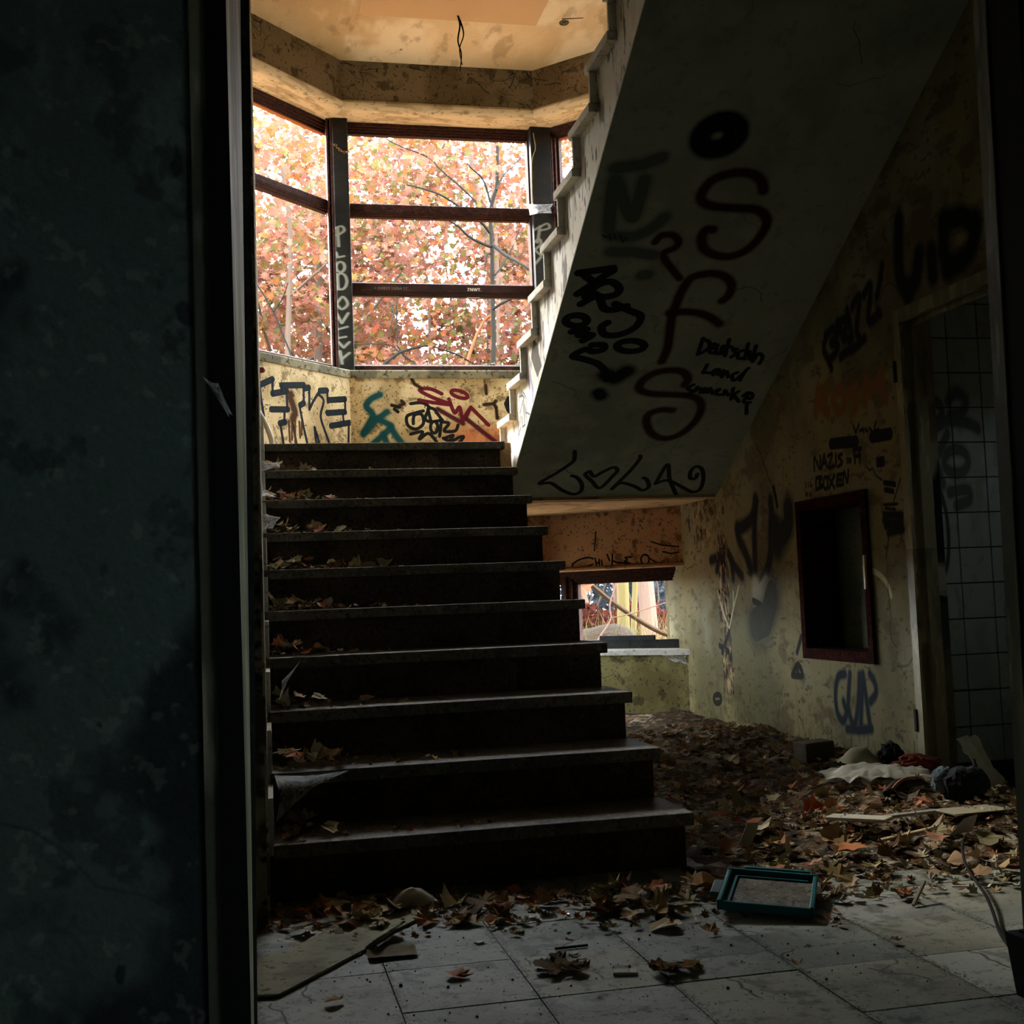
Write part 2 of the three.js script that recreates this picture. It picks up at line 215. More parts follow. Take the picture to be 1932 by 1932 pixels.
const INK_LEFT=[['#0c1720',0.0328,0,[[-0.823,2.199,-0.725,2.243],[-0.728,2.154,-0.6,2.185],[-0.742,2.056,-0.597,2.071],[-0.67,1.977,-0.624,1.991],[-0.649,2.214,-0.445,2.242],[-0.484,2.11,-0.45,2.127],[-0.438,2.222,-0.4,2.232],[-0.296,2.224,-0.228,2.235],[-0.215,2.173,-0.051,2.199],[-0.23,2.088,-0.055,2.114],[-0.198,2.008,-0.013,2.047]]],['#0c1720',0.0170,0,[[-0.725,2.243,-0.728,2.198,-0.724,2.151],[-0.604,2.183,-0.601,2.066],[-0.627,2.053,-0.631,1.986],[-0.666,1.967,-0.639,1.838],[-0.834,2.195,-0.831,2.126,-0.807,2.009],[-0.65,2.213,-0.65,2.18],[-0.449,2.234,-0.45,2.129],[-0.489,2.099,-0.459,1.977,-0.422,1.856],[-0.559,2.004,-0.524,1.848],[-0.396,2.232,-0.4,2.093],[-0.4,2.093,-0.361,2.15,-0.3,2.221],[-0.226,2.232,-0.223,2.158],[-0.312,2.2,-0.263,2.164,-0.295,2.062,-0.259,1.97,-0.208,1.874],[-0.356,1.982,-0.331,1.927,-0.31,1.866],[-0.356,1.982,-0.349,1.91,-0.334,1.864],[-0.052,2.196,-0.053,2.115],[-0.078,2.096,-0.071,2.048],[-0.02,2.037,-0.032,1.889]]],['#3a2410',0.0387,1,[[-0.564,2.168,-0.572,2.146,-0.552,2.107,-0.531,2.058,-0.555,2.02]]],['#472c14',0.0123,1,[[-0.592,2,-0.586,1.873],[-0.562,2.029,-0.567,1.885],[-0.533,2.017,-0.539,1.857],[-0.496,2.005,-0.492,1.907],[-0.474,2.002,-0.477,1.924]]]];
const INK_CENTRE=[['#124850',0.0315,1,[[0.894,2.234,0.833,2.204,0.802,2.156,0.842,2.102,0.816,2.042,0.779,1.982],[0.938,2.119,0.865,2.065,0.778,1.97],[0.865,2.077,0.936,2.041,0.959,2.016,0.885,1.945,0.836,1.903],[0.959,2.016,0.993,1.956,1.039,1.897],[0.91,1.969,0.931,1.898]]],['#0b1014',0.0180,0,[[0.97,2.164,1.021,2.149],[0.987,2.137,1.01,2.119],[1.18,2.124,1.131,2.112,1.07,2.088,1.074,2.028,1.127,2.003,1.177,2.039,1.167,2.1,1.118,2.094,1.11,2.039],[1.097,2.173,1.17,2.179,1.217,2.148,1.191,2.075,1.226,2.051,1.306,2.062],[1.217,2.148,1.253,2.136,1.3,2.068],[1.211,2.136,1.227,2.063],[1.274,2.014,1.268,1.991,1.256,1.977,1.24,1.977,1.229,1.991,1.225,2.014,1.23,2.037,1.243,2.051,1.258,2.051,1.27,2.037,1.274,2.014],[1.3,2.062,1.284,1.953],[1.299,2.05,1.348,2.038,1.316,1.989,1.389,1.988,1.411,2.027],[1.09,1.969,1.169,1.984,1.149,1.936,1.211,1.972,1.272,1.902],[1.32,1.94,1.376,1.958,1.343,1.91,1.418,1.945,1.445,1.945,1.404,1.897],[1.308,1.94,1.374,1.901]]],['#560c1c',0.0210,0,[[1.484,2.217,1.469,2.208,1.439,2.21,1.404,2.221,1.379,2.238,1.373,2.254,1.388,2.263,1.419,2.261,1.453,2.25,1.478,2.233,1.484,2.217],[1.308,2.239,1.228,2.273,1.16,2.264,1.244,2.215,1.365,2.168,1.255,2.179,1.152,2.197],[1.356,2.203,1.39,2.111,1.426,2.147,1.447,2.059,1.497,2.135],[1.447,2.068,1.502,2.147,1.619,2.026]]],['#40141c',0.0220,1,[[1.278,2.136,1.362,2.086,1.446,2.037],[1.472,2.067,1.568,1.987,1.664,1.912]]],['#2a1c12',0.0170,1,[[1.108,2.343,1.125,2.307,1.173,2.276],[1.037,2.191,1.054,2.173,1.024,2.161],[1.593,2.165,1.662,2.171,1.675,2.189],[1.662,2.171,1.673,2.146],[1.61,2.294,1.612,2.239],[1.676,2.146,1.681,2.072]]],['#0b1014',0.0295,0,[[1.77,2.207,1.749,2.17,1.763,2.127]]]];
const INK_POST=[['#74776a',0.0135,0,[[0.638,3.39,0.687,3.406,0.701,3.375,0.655,3.343],[0.657,3.395,0.662,3.268],[0.643,3.225,0.655,3.191,0.696,3.201],[0.699,3.126,0.693,3.106,0.678,3.093,0.66,3.093,0.646,3.105,0.641,3.125,0.647,3.146,0.662,3.159,0.68,3.159,0.694,3.147,0.699,3.126],[0.711,3.027,0.702,2.995,0.682,2.975,0.658,2.975,0.639,2.994,0.633,3.026,0.641,3.058,0.661,3.078,0.685,3.079,0.704,3.059,0.711,3.027],[0.648,3.076,0.651,2.971],[0.636,2.872,0.68,2.922,0.711,2.873,0.671,2.837,0.636,2.872],[0.634,2.81,0.668,2.742,0.713,2.811],[0.631,2.697,0.704,2.718],[0.629,2.638,0.692,2.65],[0.629,2.697,0.635,2.638],[0.641,2.615,0.676,2.576,0.715,2.614],[0.651,2.552,0.663,2.466],[0.713,2.54,0.664,2.5],[2.013,3.41,2.073,3.444,2.12,3.465,2.132,3.433,2.059,3.412],[2.067,3.444,2.043,3.327],[2.017,3.327,2.057,3.353,2.068,3.315,2.027,3.275,2.065,3.238],[1.996,3.146,2.064,3.225]]]];
const INK_STRING=[['#3d4658',0.0088,0,[[-2.655,1.935,-2.576,1.93],[-2.655,1.933,-2.679,1.872],[-2.576,1.93,-2.539,1.913,-2.655,1.847],[-2.557,1.944,-2.488,1.891,-2.507,1.828,-2.482,1.751],[-2.507,1.828,-2.398,1.797],[-2.702,1.858,-2.711,1.73,-2.645,1.767],[-2.605,1.765,-2.541,1.767],[-2.603,1.818,-2.602,1.779]]],['#8a86a0',0.0247,1,[[-2.379,2.081,-2.379,1.996,-2.332,1.919],[-2.409,1.994,-2.402,1.945],[-2.344,1.935,-2.344,1.853]]]];
const INK_TILE=[['#4d5650',0.0196,1,[[2.913,1.58,2.904,1.555,2.885,1.54,2.863,1.54,2.846,1.556,2.841,1.581,2.849,1.605,2.869,1.621,2.891,1.621,2.908,1.605,2.913,1.58],[2.823,1.548,2.883,1.519,2.936,1.542,3.03,1.532,3.08,1.508],[2.942,1.627,2.987,1.665,3.031,1.622,3.001,1.575,2.948,1.566],[2.827,1.454,2.864,1.393,2.897,1.275],[2.932,1.486,2.886,1.406],[3.023,1.367,3.01,1.337,2.98,1.318,2.945,1.319,2.917,1.338,2.909,1.368,2.922,1.399,2.952,1.417,2.987,1.417,3.014,1.397,3.023,1.367],[2.925,1.237,3.009,1.245,3.016,1.202,2.952,1.18],[2.827,1.379,2.873,1.303,2.882,1.205]]]];
const INK_TILE2=[['#3a423e',0.0130,0,[[2.851,1.303,2.893,1.2,2.907,1.075,2.894,0.94,2.841,0.807,2.813,0.764]]]];

// ---------- measures ----------
const RISE = 0.169, GO = 0.29, TOP = 10 * RISE;            // stair pitch, landing level
const W1 = 1.357, X2 = 1.415, XS = 1.455, XR = 2.7, XL = 0.05; // flight widths, wall planes
const Z2 = -3.074, UNDER = 1.404, ROOF = 4.503;
const SLOPE = RISE / GO, LEN = Math.hypot(RISE, GO);

// ---------- shared materials ----------
const TX = {};
TX.terrazzo = toTexture(paint(512, 512, [104, 102, 90], [[[74, 72, 64], 60, 4, 0.45, 0.7, 0.6], [[140, 136, 122], 7, 2, 0.58, 0.78, 0.5], [[40, 40, 36], 5, 2, 0.62, 0.78, 0.6]], 3), 0, 0, 1, 1);
TX.riser = toTexture(paint(512, 512, [82, 70, 56], [[[52, 43, 34], 80, 4, 0.42, 0.7, 0.7], [[116, 102, 84], 5, 2, 0.62, 0.8, 0.5], [[24, 20, 18], 6, 2, 0.6, 0.8, 0.6]], 4), 0, 0, 1, 1);
TX.cast = toTexture(paint(512, 512, [214, 212, 200], [[[168, 166, 154], 90, 4, 0.42, 0.7, 0.6], [[110, 108, 98], 8, 3, 0.6, 0.8, 0.5]], 5), 0, 0, 1, 1);
TX.frame = toTexture(paint(512, 512, [54, 30, 23], [[[32, 18, 16], 40, 4, 0.4, 0.7, 0.8, 0.4], [[104, 58, 38], 12, 3, 0.6, 0.78, 0.7], [[30, 20, 18], 8, 3, 0.62, 0.8, 0.6]], 6), 0, 0, 0.6, 0.6);
TX.dark = toTexture(paint(256, 256, [34, 38, 34], [[[20, 22, 22], 40, 4, 0.4, 0.7, 0.8], [[70, 72, 60], 9, 3, 0.64, 0.8, 0.5]], 7), 0, 0, 0.5, 0.5);
const MAT = {
  tread: std({ map: TX.terrazzo, roughness: 0.72, bumpMap: BUMP, bumpScale: 0.003 }),
  riser: std({ map: TX.riser, roughness: 0.8 }),
  cast: std({ map: TX.cast, roughness: 0.9, bumpMap: BUMP, bumpScale: 0.003 }),
  frame: std({ map: TX.frame, roughness: 0.75, specularIntensity: 0.3 }),
  dark: std({ map: TX.dark, roughness: 0.7 }),
  black: std({ color: 0x0a0b0c, roughness: 0.85 }),
  concrete: std({ color: 0x6f6a5c, bumpMap: BUMP, bumpScale: 0.006 }),
};

// ---------- floor of separate 30 cm tiles ----------
const floor = structure('floor', 'dirty grey tiled concrete floor');
mesh('screed', box(-2.75, 4.6, -0.25, -0.012, -4.7, 6.2), std({ color: 0x4b4c46 }), floor);
{
  const cv = paint(1024, 1024, [158, 164, 156], [[[114, 120, 114], 190, 5, 0.42, 0.68, 0.7], [[150, 154, 144], 60, 4, 0.5, 0.75, 0.5], [[84, 88, 84], 34, 5, 0.56, 0.74, 0.55], [[56, 58, 54], 7, 3, 0.68, 0.8, 0.4]], 11, (c, w, h) => { 
    grime(c, w, h, 5, 60, '#3c3d36', 2.5); const r = rng(55), P = w / 6;
    // black dirt trodden into the joints, grain by grain, thick in places and worn off in others
    for (let q = 0; q < 15000; q++) { const k = (r() * 7) | 0, t = r() * w, across = r() < 0.75, wide = 3 + 16 * vnoise(k * 9.1, t / 60), off = (r() + r() + r() - 1.5) * wide; c.fillStyle = '#23251f'; c.globalAlpha = 0.15 + r() * 0.4; const s = 1 + r() * 2.6; c.fillRect(across ? k * P + off : t, across ? t : k * P + off * 0.5, s, s); }
    for (let q = 0; q < 9000; q++) { c.fillStyle = r() < 0.7 ? '#2b2c26' : '#c9cabc'; c.globalAlpha = 0.1 + r() * 0.4; const s = 0.8 + r() * r() * 3; c.fillRect(r() * w, r() * h, s, s); }
    c.globalAlpha = 1; cracks(c, w, h, 6, 26, '#2c2d27', 90, 3); });
  const m = [0, 1, 2].map((k) => std({ map: toTexture(cv, k * 0.6, k * 0.9, 1.8, 1.8), roughness: 0.62, bumpMap: BUMP, bumpScale: 0.003, color: [0xffffff, 0xe4e6e2, 0xf4f0e4][k] }));
  const r = rng(41);
  for (let i = 0; i < 9; i++) for (let j = 0; j < 10; j++) {
    const x = i * 0.3 + (i === 0 ? -0.1 : 0) + 0.005, x1 = (i + 1) * 0.3, z = -1.05 + j * 0.3, y = -(r() * 0.003);
    if (j < 3 && i < 4) continue;                                      // under the stairs
    mesh('floor_tile', box(x - 0.003, x1 - 0.001, -0.012, y, z + 0.002, z + 0.299), m[(r() * 3) | 0], floor);
  }
  mesh('floor_slab', box(-2.7, 4.5, -0.012, -0.004, 1.95, 6.1), m[0], floor);
  mesh('floor_slab', box(1.2, 4.5, -0.012, -0.004, -4.6, -1.055), m[1], floor);
}

// ---------- side walls and ceilings ----------
{
  const cv = paint(512, 1024, [150, 140, 112], [[[70, 66, 54], 60, 5, 0.45, 0.62, 0.8], [[196, 188, 164], 30, 4, 0.58, 0.72, 0.7], [[28, 28, 26], 14, 4, 0.6, 0.72, 0.85]], 21, (c, w, h) => grime(c, w, h, 9, 160, '#181816', 9, 1.8));
  const left = structure('wall_left', 'plastered stair wall with a rough broken end');
  mesh('wall_body', hexa([[-0.2, -0.05, 0.25], [0.038, -0.05, 0.25], [0.045, -0.05, 0.24], [-0.2, -0.05, 0.24], [-0.2, 4.55, 0.25], [0.038, 4.55, 0.25], [0.045, 4.55, 0.24], [-0.2, 4.55, 0.24]]), plaster(cv, 0, 0, 1.1, 2.2), left);
  mesh('wall_body', hexa([[-0.2, -0.05, 0.24], [0.045, -0.05, 0.24], [0.110, -0.05, -3.76], [-0.2, -0.05, -3.76], [-0.2, 4.55, 0.24], [0.045, 4.55, 0.24], [0.110, 4.55, -3.76], [-0.2, 4.55, -3.76]]), plaster(cv, 0, 0, 1.1, 2.2), left);
  mesh('wall_return', box(-0.4, -0.2, -0.05, 4.55, 0.1, 1.4), MAT.concrete, left);
}
const rightPaint = (() => {
  const x0 = -3.95, y1 = 4.6, w = 2048, h = 1440, ppm = w / 5.35, ppy = h / 4.65;
  const cv = paint(w, h, [132, 124, 86], [[[92, 88, 60], 260, 5, 0.40, 0.64, 0.85], [[134, 132, 110], 130, 5, 0.52, 0.75, 0.6], [[84, 74, 48], 60, 4, 0.54, 0.72, 0.6, 0.5], [[60, 50, 34], 18, 3, 0.66, 0.8, 0.5, 0.45]], 31, (c) => {
    const px = (z, y) => [(z - x0) * ppm, (y1 - y) * ppy], r = rng(8);
    // bare band where the paint has come away beside the corner, down to dark pitted plaster
    for (let i = 0; i < 520; i++) {
      const t = r(), y = 1.42 - t * 1.15, z = -2.98 + (r() - 0.5) * (0.16 + 0.3 * Math.max(0, 1 - t * 4)) - (t < 0.25 ? r() * 0.5 : 0);
      const [a, b] = px(z, y), s = 2 + r() * r() * 15; c.fillStyle = ['#2a1f14', '#3c2817', '#57361f', '#161412', '#b49a74'][(r() * 5) | 0]; c.globalAlpha = 0.3 + r() * 0.5;
      c.beginPath(); for (let k = 0; k < 7; k++) { const an = k / 7 * 6.28, q = s * (0.4 + r() * 0.8); c[k ? 'lineTo' : 'moveTo'](a + Math.cos(an) * q * 0.7, b + Math.sin(an) * q * 1.3); } c.fill();
    }
    // scattered pock marks, a mossy skirt above the floor with its ragged edge
    for (let i = 0; i < 700; i++) { const [a, b] = px(-3.6 + r() * 2.7, r() * 1.5), s = 0.6 + r() * r() * 5; c.fillStyle = '#2a2418'; c.globalAlpha = 0.2 + r() * 0.5; c.fillRect(a, b, s, s * (0.6 + r())); }
    for (let i = 0; i < 900; i++) { const [a, b] = px(-3.7 + r() * 2.8, 0.05 + r() * r() * 0.28), s = 2 + r() * 10; c.fillStyle = ['#4b4a1e', '#3a3820', '#5d5526'][(r() * 3) | 0]; c.globalAlpha = 0.12 + r() * 0.3; c.fillRect(a, b, s * 0.6, s * 1.5); }
    for (let i = 0; i < 40; i++) { const [a, b] = px(-3.4 + r() * 2.4, 0.4 + r() * 0.9), l = 20 + r() * 120; c.fillStyle = '#6b5a30'; c.globalAlpha = 0.1 + r() * 0.15; c.fillRect(a, b, 2 + r() * 9, l); }
    c.globalAlpha = 1;
    ink(c, INK_RIGHT, x0, y1, ppm, ppy); ink(c, INK_RIGHT2, x0, y1, ppm, ppy);
    cracks(c, w, h, 17, 60, '#2a2216', 120, 2.5);
  });
  return plaster(cv, x0, -0.05, 5.35, 4.65);
})();
const wallRight = structure('wall_right', 'ochre plaster wall covered in graffiti with a doorway and a dark hatch');
mesh('wall_body', sideSlab([[-4.0, -0.05], [1.4, -0.05], [1.4, 4.55], [-4.0, 4.55]], XR, 2.85,
  [[[-1.957, 0.515], [-1.253, 0.515], [-1.253, 1.276], [-1.957, 1.276]], [[-0.915, -0.01], [-0.06, -0.01], [-0.06, 1.985], [-0.915, 1.985]]]), rightPaint, wallRight);
{ // curled flakes of paint standing off the wall
  const r = rng(303), geos = [];
  for (let v = 0; v < 5; v++) {
    const n = 7, pos = [], ring = []; for (let k = 0; k < n; k++) { const a = k / n * 6.283, q = 0.4 + r() * 0.6; ring.push([Math.cos(a) * q * 0.75, Math.sin(a) * q * 1.25]); }
    for (let k = 0; k < n; k++) { const A = ring[k], B = ring[(k + 1) % n], lift = (p) => -0.02 - 0.35 * Math.max(0, p[1]) ** 2; pos.push(-0.02, 0, 0, lift(A), A[1], A[0], lift(B), B[1], B[0]); }
    const g = new THREE.BufferGeometry(); g.setAttribute('position', new THREE.Float32BufferAttribute(pos, 3)); g.computeVertexNormals(); geos.push(g);
  }
  const ms = [0x7d6c48, 0x6a5630, 0x86764f, 0x543a22].map((c) => std({ color: c, side: THREE.DoubleSide }));
  for (let i = 0; i < 64; i++) {
    const t = r(), m = mesh('paint_flake', geos[i % 5], ms[(r() * 4) | 0], wallRight), s = 0.008 + r() * 0.02;
    m.position.set(XR - 0.001, 1.39 - t * t * 0.95, -2.99 + (r() - 0.5) * 0.17 - (t < 0.45 ? r() * 0.42 : 0)); m.scale.setScalar(s); m.rotation.x = (r() - 0.5) * 2.2;
  }
}
{
  const cv = paint(1024, 1024, [210, 192, 160], [[[180, 156, 118], 260, 5, 0.42, 0.66, 0.7], [[226, 216, 192], 90, 4, 0.5, 0.7, 0.8], [[136, 118, 92], 34, 4, 0.6, 0.76, 0.4]], 51, (c, w, h) => {
    const px = (x, z) => [(x + 0.2) / 3.1 * w, h - (z + 4.8) / 6.4 * h];
    c.globalAlpha = 1; grime(c, w, h, 12, 46, '#4e3826', 4);
  });
  const t = toTexture(cv, -0.2, -4.8, 3.1, 6.4);
  const c = structure('ceiling', 'stained cream ceiling above the landing');
  mesh('ceiling_slab', box(-0.4, 3.0, ROOF, ROOF + 0.25, -4.95, 2.1), std({ map: t, bumpMap: BUMP, bumpScale: 0.006 }), c);
  mesh('patch_board', box(0.76, 1.89, ROOF - 0.006, ROOF + 0.01, -3.66, -2.9), std({ color: 0xc6a884, bumpMap: BUMP, bumpScale: 0.003 }), c);
  const up = structure('floor', 'concrete slab of the upper floor');
  mesh('upper_slab', box(0.0, 2.75, 3.1, 3.38, -0.16, 1.4), MAT.concrete, up);
}

// ---------- bay: three facets, mitred ----------
const Q = [[0.108, -3.734], [0.697, -4.327], [2.022, -4.327], [XR, -3.64]];
const facets = [0, 1, 2].map((i) => { const dx = Q[i + 1][0] - Q[i][0], dz = Q[i + 1][1] - Q[i][1], l = Math.hypot(dx, dz); return { d: [dx / l, dz / l], n: [dz / l, -dx / l], l }; });
function corner(k, o) {
  if (k === 0 || k === 3) { const f = facets[k === 0 ? 0 : 2], t = -f.n[0] * o / f.d[0]; return [Q[k][0], Q[k][1] + f.n[1] * o + f.d[1] * t]; }
  const a = facets[k - 1].n, b = facets[k].n, s = o / (1 + a[0] * b[0] + a[1] * b[1]); return [Q[k][0] + (a[0] + b[0]) * s, Q[k][1] + (a[1] + b[1]) * s];
}
const onFacet = (i, s, o) => [Q[i][0] + facets[i].d[0] * s + facets[i].n[0] * o, Q[i][1] + facets[i].d[1] * s + facets[i].n[1] * o];
// closed profile of [offset outward, height] pairs swept along facet i, mitred, or cut square at s0 / s1
function sweep(i, prof, s0, s1) {
  const f = facets[i], end = (k, o) => (k ? (s1 === undefined ? corner(i + 1, o) : onFacet(i, s1, o)) : s0 === undefined ? corner(i, o) : onFacet(i, s0, o));
  const A = prof.map(([o, h]) => { const p = end(0, o); return [p[0], h, p[1]]; }), B = prof.map(([o, h]) => { const p = end(1, o); return [p[0], h, p[1]]; });
  const pos = [], uv = [], along = (p) => (p[0] - Q[i][0]) * f.d[0] + (p[2] - Q[i][1]) * f.d[1];
  const put = (p, o) => { pos.push(...p); uv.push(along(p), p[1] - o); };
  const n = prof.length;
  for (let k = 0; k < n; k++) { const m = (k + 1) % n; for (const [p, o] of [[A[k], prof[k][0]], [B[k], prof[k][0]], [B[m], prof[m][0]], [A[k], prof[k][0]], [B[m], prof[m][0]], [A[m], prof[m][0]]]) put(p, o); }
  const tri = THREE.ShapeUtils.triangulateShape(prof.map(([o, h]) => new THREE.Vector2(o, h)), []);
  for (const t of tri) { for (const k of t) put(A[k], prof[k][0]); for (const k of [...t].reverse()) put(B[k], prof[k][0]); }
  const g = new THREE.BufferGeometry(); g.setAttribute('position', new THREE.Float32BufferAttribute(pos, 3)); g.setAttribute('uv', new THREE.Float32BufferAttribute(uv, 2)); g.computeVertexNormals();
  return g;
}
const rect = (o0, o1, h0, h1) => [[o0, h0], [o0, h1], [o1, h1], [o1, h0]];
const lintel = (h0, h1, r) => [[0, h0 + r], [0, h1], [0.34, h1], [0.34, h0], [r * 1.4, h0], [r * 0.6, h0 + r * 0.14], [r * 0.17, h0 + r * 0.5]];
const wallPaint = (seed, base, x0, w, h0, h1, list, extra) => {
  const H = h1 - h0, W = Math.round(900 * w), HH = Math.round(900 * H);
  const cv = paint(W, HH, base, [[[base[0] * 0.74, base[1] * 0.7, base[2] * 0.62], 220, 5, 0.44, 0.68, 0.7], [[base[0] * 0.5, base[1] * 0.46, base[2] * 0.4], 60, 5, 0.58, 0.74, 0.7], [[40, 30, 20], 12, 3, 0.68, 0.8, 0.7]], seed, (c) => { if (extra) extra(c, W, HH); if (list) ink(c, list, x0, h1, 900); });
  return plaster(cv, x0, h0, w, H);
};
const CREAM = [204, 190, 150];
const mildew = (seed) => (c, w, h) => { grime(c, w, h, seed, 120, '#33291a', 6, 1.2); cracks(c, w, h, seed + 1, 16, '#2c2216', 110, 3); };
const parapetMat = [
  wallPaint(61, CREAM, -0.2, 1.3, 1.4, 2.4, INK_LEFT.map((q) => [q[0], q[1], q[2], q[3].map((s) => s.map((v, k) => (k % 2 ? v : v + facets[0].l)))]), mildew(3)),
  wallPaint(62, CREAM, -0.2, 1.7, 1.4, 2.4, INK_CENTRE.map((q) => [q[0], q[1], q[2], q[3].map((s) => s.map((v, k) => (k % 2 ? v : v - Q[1][0])))]), (c, w, h) => {
    mildew(4)(c, w, h); const r = rng(5);
    // the corner with the left facet is pitted with mould; the right half was once painted terracotta
    for (let i = 0; i < 420; i++) { c.fillStyle = '#1d1a12'; c.globalAlpha = 0.2 + r() * 0.5; const s = 1 + r() * 5; c.fillRect((0.2 + r() * r() * 0.3) * 900, h * (0.15 + r() * 0.85), s, s); }
    c.fillStyle = '#b8623c'; for (let i = 0; i < 260; i++) { c.globalAlpha = 0.02 + r() * 0.05; const x = (0.75 + r() * 0.6) * 900, y = h * (0.7 - r() * 0.35); c.fillRect(x, y, 60 + r() * 180, 40 + r() * 120); }
    c.globalAlpha = 1;
  }),
  wallPaint(63, CREAM, -0.3, 1.6, 1.4, 2.4, null, mildew(6)),
];
const SHADED_FASCIA = [112, 100, 78];  // fascia darkened, cove below lightened: shade and light put into the colours
const cove = (h, r) => { const p = [[0.003, h + r * 1.5]]; for (let k = 0; k <= 7; k++) { const a = k / 7 * Math.PI / 2; p.push([-0.022 + r - r * Math.cos(a), h + r - r * Math.sin(a)]); } p.push([0.2, h], [0.2, h + r * 1.5]); return p; };
const webby = (seed) => (c, w, h) => {   // sooty cobweb threads along the top and in the corners
  const r = rng(seed); c.strokeStyle = '#17130e'; c.lineCap = 'round';
  for (let i = 0; i < 70; i++) { let x = r() * w, y = r() * r() * h * 0.9; const edge = r() < 0.6; if (edge) x = (r() < 0.5 ? 0.1 + r() * 0.16 : 0.9 - r() * 0.2) * w; c.globalAlpha = 0.25 + r() * 0.5; c.lineWidth = 1 + r() * 6; c.beginPath(); c.moveTo(x, y); let a = edge ? 1.2 + (r() - 0.5) * 1.4 : (r() - 0.5) * 0.9; for (let k = 0; k < 6; k++) { a += (r() - 0.5) * 0.9; x += Math.cos(a) * 20; y += Math.sin(a) * 16; c.lineTo(x, y); } c.stroke(); }
  c.globalAlpha = 1; grime(c, w, h, seed + 3, 70, '#1c1610', 7, 1.3);
};
const bayUp = structure('wall_back', 'upper walls of the window bay'), bayLow = structure('wall_back', 'lower walls of the window bay under the landing');
const sillMat = std({ map: toTexture(paint(512, 256, [126, 122, 98], [[[84, 82, 66], 60, 4, 0.42, 0.7, 0.8], [[40, 38, 30], 10, 3, 0.64, 0.78, 0.8]], 66), 0, 0, 1, 0.5), bumpMap: BUMP, bumpScale: 0.004 });
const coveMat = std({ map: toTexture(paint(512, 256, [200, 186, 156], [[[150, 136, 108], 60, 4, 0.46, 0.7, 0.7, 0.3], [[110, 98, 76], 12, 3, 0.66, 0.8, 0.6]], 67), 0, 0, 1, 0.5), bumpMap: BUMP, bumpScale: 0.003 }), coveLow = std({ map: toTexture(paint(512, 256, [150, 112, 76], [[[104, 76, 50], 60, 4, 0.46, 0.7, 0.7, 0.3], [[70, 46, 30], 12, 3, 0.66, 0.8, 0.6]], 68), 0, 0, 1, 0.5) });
for (let i = 0; i < 3; i++) {
  mesh('parapet', sweep(i, rect(0, 0.34, 1.40, 2.345)), parapetMat[i], bayUp);
  mesh('window_sill', sweep(i, [[-0.012, 2.343], [-0.012, 2.39], [-0.004, 2.398], [0.36, 2.398], [0.36, 2.343]]), sillMat, bayUp);
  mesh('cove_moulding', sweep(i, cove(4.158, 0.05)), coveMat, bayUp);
  mesh('fascia', sweep(i, rect(0, 0.34, 4.17, 4.53)), wallPaint(70 + i, SHADED_FASCIA, -0.3, 1.9, 4.05, 4.55, null, webby(80 + i)), bayUp);
  mesh('parapet', sweep(i, rect(0, 0.34, -0.05, 0.462)), wallPaint(90 + i, [132, 126, 82], -0.3, 1.9, -0.3, 0.5, null, mildew(91 + i)), bayLow);
  mesh('window_sill', sweep(i, [[-0.03, 0.462], [-0.03, 0.492], [-0.024, 0.499], [0.36, 0.499], [0.36, 0.462]]), MAT.cast, bayLow);
  mesh('cove_moulding', sweep(i, cove(1.02, 0.02)), coveLow, bayLow);
  mesh('lintel_wall', sweep(i, rect(0, 0.34, 1.03, 1.42)), wallPaint(95 + i, [176, 138, 102], -0.3, 1.9, 0.9, 1.45, i === 2 ? INK_FACET : null, mildew(97 + i)), bayLow);
}
// ---------- windows in the bay ----------
const postCanvas = paint(512, 1024, [24, 22, 18], [[[14, 15, 14], 60, 4, 0.42, 0.7, 0.7], [[44, 32, 24], 24, 4, 0.56, 0.74, 0.6], [[50, 48, 40], 8, 2, 0.7, 0.82, 0.4]], 99, (c) => ink(c, INK_POST.map((q) => [q[0], q[1] * 1.3, 1, q[3]]), 0.6, 4.2, 512 / 1.6, 1024 / 1.85));
const postMat = std({ map: toTexture(postCanvas, 0.6, 2.35, 1.6, 1.85), roughness: 0.6 });
const railCanvas = paint(1024, 64, [44, 25, 20], [[[26, 16, 14], 50, 3, 0.42, 0.7, 0.7], [[90, 52, 38], 9, 3, 0.66, 0.8, 0.5]], 98, (c) => {
  c.fillStyle = '#6f6a58'; c.globalAlpha = 0.8; c.font = 'bold 20px sans-serif'; c.fillText('> CHRYY LUNA 17', 150, 36); c.fillStyle = '#cfc8b0'; c.globalAlpha = 1; c.font = 'bold 24px sans-serif'; c.fillText('ZNWT.', 620, 38);
});
const railMat = std({ map: toTexture(railCanvas, 0, 2.755, 1.4, 0.0875), roughness: 0.6 });
const litBead = std({ color: 0x9a5622, roughness: 0.4 });  // inner bead in orange: light on the frame edge put into its colour
function transom(win, i, h0, h1, s0, s1, mat = MAT.frame, o = 0.2) {
  const t = mesh('transom', sweep(i, [[o, h0 + 0.022], [o, h1 - 0.006], [o + 0.008, h1], [o + 0.07, h1], [o + 0.07, h0], [o + 0.03, h0], [o + 0.028, h0 + 0.01], [o + 0.014, h0 + 0.011], [o + 0.012, h0 + 0.022]], s0, s1), mat, win);
  const b = mesh('moulding', sweep(i, [[o - 0.006, h0 + 0.03], [o - 0.006, h0 + 0.036], [o + 0.006, h0 + 0.036], [o + 0.006, h0 + 0.03]], s0, s1), MAT.frame, t);
  return t;
}
